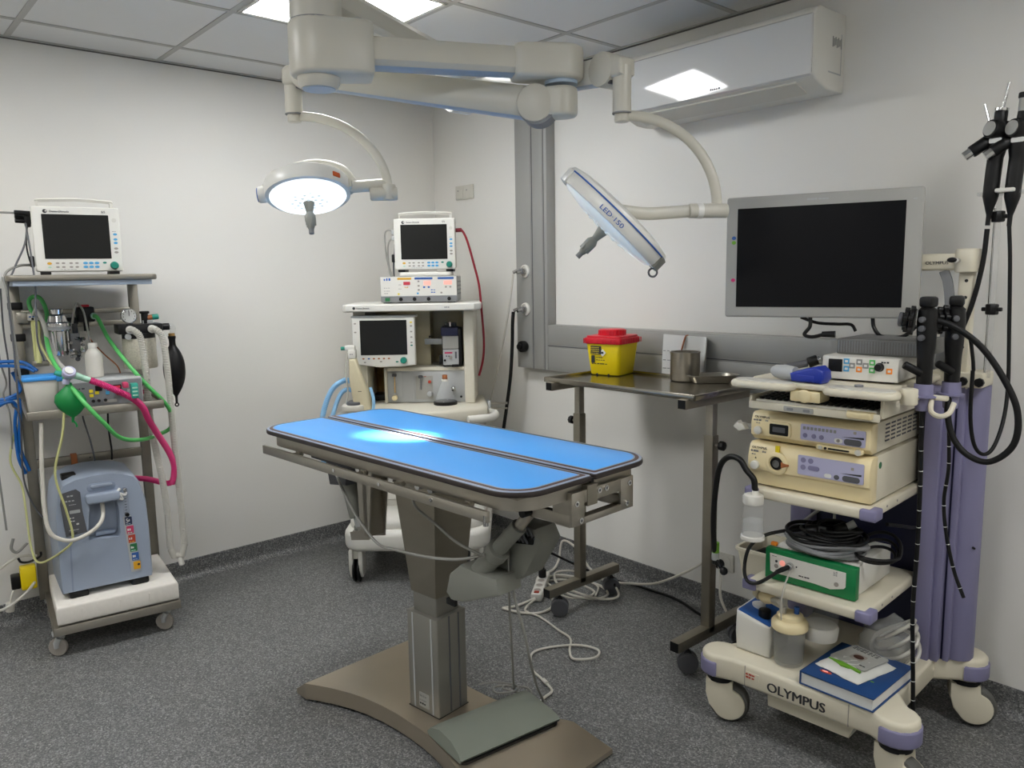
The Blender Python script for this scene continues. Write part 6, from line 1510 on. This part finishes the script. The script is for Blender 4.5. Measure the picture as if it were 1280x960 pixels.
# ---------------------------------------------------------------- endoscopes
def scope(name, label, loc, rz, tubes, tilt=0.):
    """control body standing in its cup; tubes in world axes"""
    t = thing(name, label, 'endoscope', loc, rz)
    mb = MB(); mb.lathe((0, 0, -.01), [(.014, 0), (.02, .03), (.021, .10), (.024, .14), (.026, .20), (.024, .235), (.014, .245)], 'black', n=24); mb.cyl((0, -.015, .05), (-.035, -.045, .075), .011, 'rubber', bev=.003); mb.build('control_body', t)
    mb = MB(); ax = Vector((-.9, -.35, .1)).normalized(); c = Vector((-.02, -.02, .195))
    for k, (r, m) in enumerate(((.034, 'black'), (.028, 'black'), (.02, 'greydk'))):
        p = c + ax * (.005 + .014 * k); mb.cyl(p, p + ax * .011, r, m, n=24, bev=.002)
        if k < 2:
            for q in range(6): a = 2 * PI * q / 6; u = ax.orthogonal().normalized(); w_ = ax.cross(u); s = p + (u * math.cos(a) + w_ * math.sin(a)) * r; mb.cyl(s, s + ax * .011, .008, m, n=10)
    mb.build('steering_wheels', t)
    for z in (.15, .175, .20): MB().cyl((0, -.022, z), (.004, -.04, z), .0085, 'greydk', n=14, bev=.002).build('valve_button', t)
    MB().box(-.018, .02, -.02, .02, .232, .262, 'black', .008).build('end_cap', t)
    for nm, pts, r in tubes:
        mb = MB(); Q = [FE @ Vector(p) for p in pts]; inv = F(loc, rz).inverted(); mb.tube([inv @ q for q in Q], r, 'rubber', 10)
        if nm == 'insertion_tube':
            P = smooth([inv @ q for q in Q], 8); L = 0
            for a, b in zip(P, P[1:]):
                l0 = L; L += (b - a).length
                if int(L / .06) != int(l0 / .06): mb.cyl(a, a + (b - a).normalized() * .002, r * 1.04, 'paper', n=12)
        mb.build(nm, t)
    return t
scope('endoscope', 'black endoscope standing in the front lavender cup of the cart', ew(.278, .10, 1.15), ETR - 10,
      [('insertion_tube', [(.278, .10, 1.16), (.278, .10, 1.05), (.28, .11, .9), (.276, .13, .7), (.27, .14, .5), (.272, .15, .38), (.278, .15, .28), (.282, .15, .2), (.284, .155, .12)], .0062),
       ('light_guide_tube', [(.29, .11, 1.35), (.34, .12, 1.33), (.40, .14, 1.28), (.455, .15, 1.20), (.495, .15, 1.11), (.492, .15, 1.02), (.44, .15, .965), (.385, .15, .975), (.345, .15, 1.02), (.325, .16, 1.09), (.322, .19, 1.16)], .0085)])
scope('endoscope', 'black endoscope standing in the rear lavender cup beside the pillar', ew(.322, .19, 1.15), ETR + 14,
      [('insertion_tube', [(.322, .19, 1.16), (.322, .19, 1.05), (.325, .2, .92), (.318, .2, .82), (.33, .2, .72), (.355, .2, .62), (.385, .2, .545)], .0052),
       ('light_guide_tube', [(.325, .2, 1.32), (.35, .22, 1.30), (.36, .23, 1.24), (.362, .24, 1.2)], .005)])
# two endoscopes hung at the top of the pole
def hung_scope(label, x, y, z, lean, eye, tube):
    t = thing('endoscope', label, 'endoscope', ew(x, y, z), ETR)
    mb = MB(); P = [(-.004, 0, -.13), (-.002, 0, -.08), (0, 0, -.02), (lean * .5, 0, .08), (lean, 0, .16)]
    mb.sweep(smooth(P, 5), [.0065 + .0145 * min(1, max(0, k - 3) / 5) + (.004 if k > 14 else 0) for k in range(len(smooth(P, 5)))], 'black', 16); mb.build('control_body', t)
    mb = MB(); c = Vector((lean, -.005, .135))
    ax = Vector((-.5, -.85, .15)).normalized(); mb.cyl(c, c + ax * .035, .026, 'black', n=24, bev=.004); mb.cyl(c + ax * .035, c + ax * .038, .02, 'silver', n=20); mb.cyl(c + Vector((-.02, 0, -.02)), c + Vector((-.065, -.02, -.055)), .018, 'black', bev=.004); mb.cyl(c + Vector((-.062, -.02, -.052)), c + Vector((-.08, -.026, -.066)), .014, 'chrome')
    mb.pad(c.x - .02, c.x + .012, c.z - .035, c.z - .022, c.y - .02, 'paper', .001); mb.build('steering_unit', t)
    mb = MB()
    if eye: mb.cyl(c + Vector((0, 0, .02)), c + Vector((.004, 0, .055)), .016, 'black', bev=.002); mb.cyl(c + Vector((.004, 0, .05)), c + Vector((.006, 0, .085)), .017, 'silver'); mb.cyl(c + Vector((.006, 0, .085)), c + Vector((.007, 0, .10)), .02, 'black', bev=.002)
    else: mb.cyl(c + Vector((0, 0, .015)), c + Vector((.002, 0, .055)), .017, 'black', bev=.003); mb.cyl(c + Vector((.002, 0, .055)), c + Vector((.003, 0, .062)), .018, 'chrome'); mb.cyl(c + Vector((.004, 0, .06)), c + Vector((.018, 0, .13)), .0045, 'chrome', n=12); mb.cyl(c + Vector((-.02, 0, .0)), c + Vector((-.042, 0, .08)), .004, 'chrome', n=12)
    mb.build('eyepiece', t)
    mb = MB(); inv = F(ew(x, y, z), ETR).inverted(); mb.tube([inv @ (FE @ Vector(p)) for p in tube], .0072 if not eye else .0055, 'rubber', 10); mb.build('insertion_tube', t)
hung_scope('black endoscope with two steel stems hung left on the pole top', .335, .40, 1.74, .012, False, [(.331, .40, 1.60), (.325, .40, 1.5), (.305, .395, 1.38), (.275, .39, 1.28), (.262, .37, 1.22), (.275, .36, 1.17)])
hung_scope('black endoscope with ribbed silver eyepiece hung right on the pole top', .39, .40, 1.735, .012, True, [(.386, .40, 1.61), (.395, .40, 1.5), (.405, .40, 1.3), (.414, .39, 1.15), (.416, .36, 1.05), (.408, .31, .975), (.39, .28, .955), (.37, .26, .985), (.36, .245, 1.07), (.36, .24, 1.2)])
# cable behind the shelves
mb = MB(FE); mb.tube([(.165, .20, .715), (.185, .26, .70), (.195, .33, .68), (.195, .42, .66)], .006, 'black', 8); solo(mb, 'rear_wire', 'black cord at the right rear of the green fronted unit', 'cord')
mb = MB(FE); mb.tube([(-.11, .42, .76), (-.12, .42, .68), (-.17, .4, .62), (-.225, .38, .56), (-.23, .36, .54)], .006, 'greycable', 8); mb.tube([(-.09, .43, .77), (-.092, .43, .66), (-.09, .42, .58)], .005, 'greycable', 8); solo(mb, 'rear_cables', 'grey cables hanging behind the coil at the left pillar', 'cables')
mb = MB(FE); mb.tube([(-.15, .36, 1.10), (-.19, .33, 1.06), (-.215, .3, 1.0), (-.21, .28, .95), (-.19, .3, .92)], .005, 'greycable', 8); solo(mb, 'side_cable', 'grey cable looping at the left side of the keyboard drawer', 'cable')

# ================================================================ power strip and cords on the floor
t = thing('power_strip', 'white power strip with a black plug on the floor by the trolley foot', 'power strip', (1.335, -.415, 0), 128)
mb = MB(); mb.box(-.14, .14, -.026, .026, 0, .042, 'white', .008, 3)
for k in range(4): mb.cyl((-.10 + .058 * k, 0, .042), (-.10 + .058 * k, 0, .0435), .02, 'offwhite', n=24); mb.cyl((-.10 + .058 * k, 0, .0435), (-.10 + .058 * k, 0, .044), .015, 'greykey', n=20)
mb.box(-.135, -.118, -.012, .012, .041, .047, 'label_red', .002); mb.build('housing', t)
mb = MB(); mb.cyl((.055, 0, .044), (.055, 0, .085), .019, 'black', bev=.004); mb.cyl((.055, 0, .08), (.065, .0, .115), .012, 'black', r2=.007); mb.build('plug', t)
mb = MB(); mb.tube([(1.30, -.365, .115), (1.28, -.32, .15), (1.33, -.22, .09), (1.45, -.10, .012), (1.62, -.06, .008), (1.84, -.05, .008), (2.0, -.10, .008), (2.12, -.14, .01), (2.2, -.12, .02)], .006, 'black', 8)
solo(mb, 'floor_cable', 'black power cord running along the floor from the power strip', 'cord')
mb = MB(); mb.tube([(1.425, -.535, .022), (1.40, -.64, .008), (1.38, -.69, .007), (1.50, -.64, .007), (1.53, -.55, .007), (1.46, -.46, .008), (1.30, -.40, .007), (1.22, -.32, .007), (1.2, -.2, .007), (1.16, -.12, .03), (1.16, -.09, .12), (1.25, -.08, .10), (1.36, -.09, .02), (1.5, -.1, .007), (1.6, -.09, .02), (1.75, -.075, .06), (1.9, -.05, .15), (2.0, -.02, .23)], .006, 'whitecable', 8)
solo(mb, 'extension_lead', 'white extension cord running up to the low wall socket', 'cord')
mb = MB(); rnd = random.Random(12)
for i in range(3):
    c = (1.42 + .03 * i, -.32 + .03 * i); pts = [(c[0] + (.13 + .02 * i) * math.cos(a) * (1 + .2 * math.sin(2 * a + i)), c[1] + (.09 + .01 * i) * math.sin(a), .006 + .011 * i + .006 * math.sin(3 * a)) for a in [2 * PI * k / 10 + .3 * i for k in range(10)]]
    mb.tube(pts, .0055, 'whitecable', 8, 6, closed=True)
mb.tube([(1.24, -.34, .05), (1.26, -.28, .01), (1.36, -.2, .007), (1.5, -.2, .012), (1.58, -.3, .008)], .005, 'whitecable', 8)
solo(mb, 'cord_tangle', 'tangle of white cord under the left foot of the steel trolley', 'cord')
mb = MB(); mb.tube([(1.435, -.545, .025), (1.46, -.63, .007), (1.56, -.63, .006), (1.70, -.66, .006), (1.79, -.68, .006), (1.865, -.76, .006), (1.93, -.80, .012), (1.985, -.74, .018), (1.94, -.68, .014), (1.84, -.72, .010), (1.77, -.86, .006), (1.86, -.96, .006), (1.95, -.99, .006), (2.03, -1.02, .008), (2.05, -1.08, .01), (2.08, -1.14, .01), (2.15, -1.16, .014)], .0048, 'whitecable', 8)
mb.cyl((1.955, -.99, .007), (1.985, -1.0, .008), .0085, 'whitecable', n=10)
solo(mb, 'white_lead', 'white lead curling over the floor between power strip and foot switch', 'lead')
mb = MB(); mb.tube([(2.06, -.03, .225), (2.09, -.06, .19), (2.12, -.1, .11), (2.2, -.13, .04), (2.3, -.16, .02), (2.42, -.2, .02)], .006, 'whitecable', 8); mb.cyl((2.06, -.012, .23), (2.06, -.04, .225), .018, 'black', bev=.004)
solo(mb, 'cart_cable', 'pale cord with black plug leading from the wall socket to the cart', 'cord')
mb = MB(); mb.tube([(2.28, -.28, .01), (2.33, -.22, .05), (2.36, -.26, .10), (2.34, -.33, .07), (2.30, -.34, .012), (2.40, -.30, .008), (2.45, -.24, .02)], .005, 'black', 8)
solo(mb, 'black_cable', 'black cord bunched on the floor by the right trolley foot', 'cord')
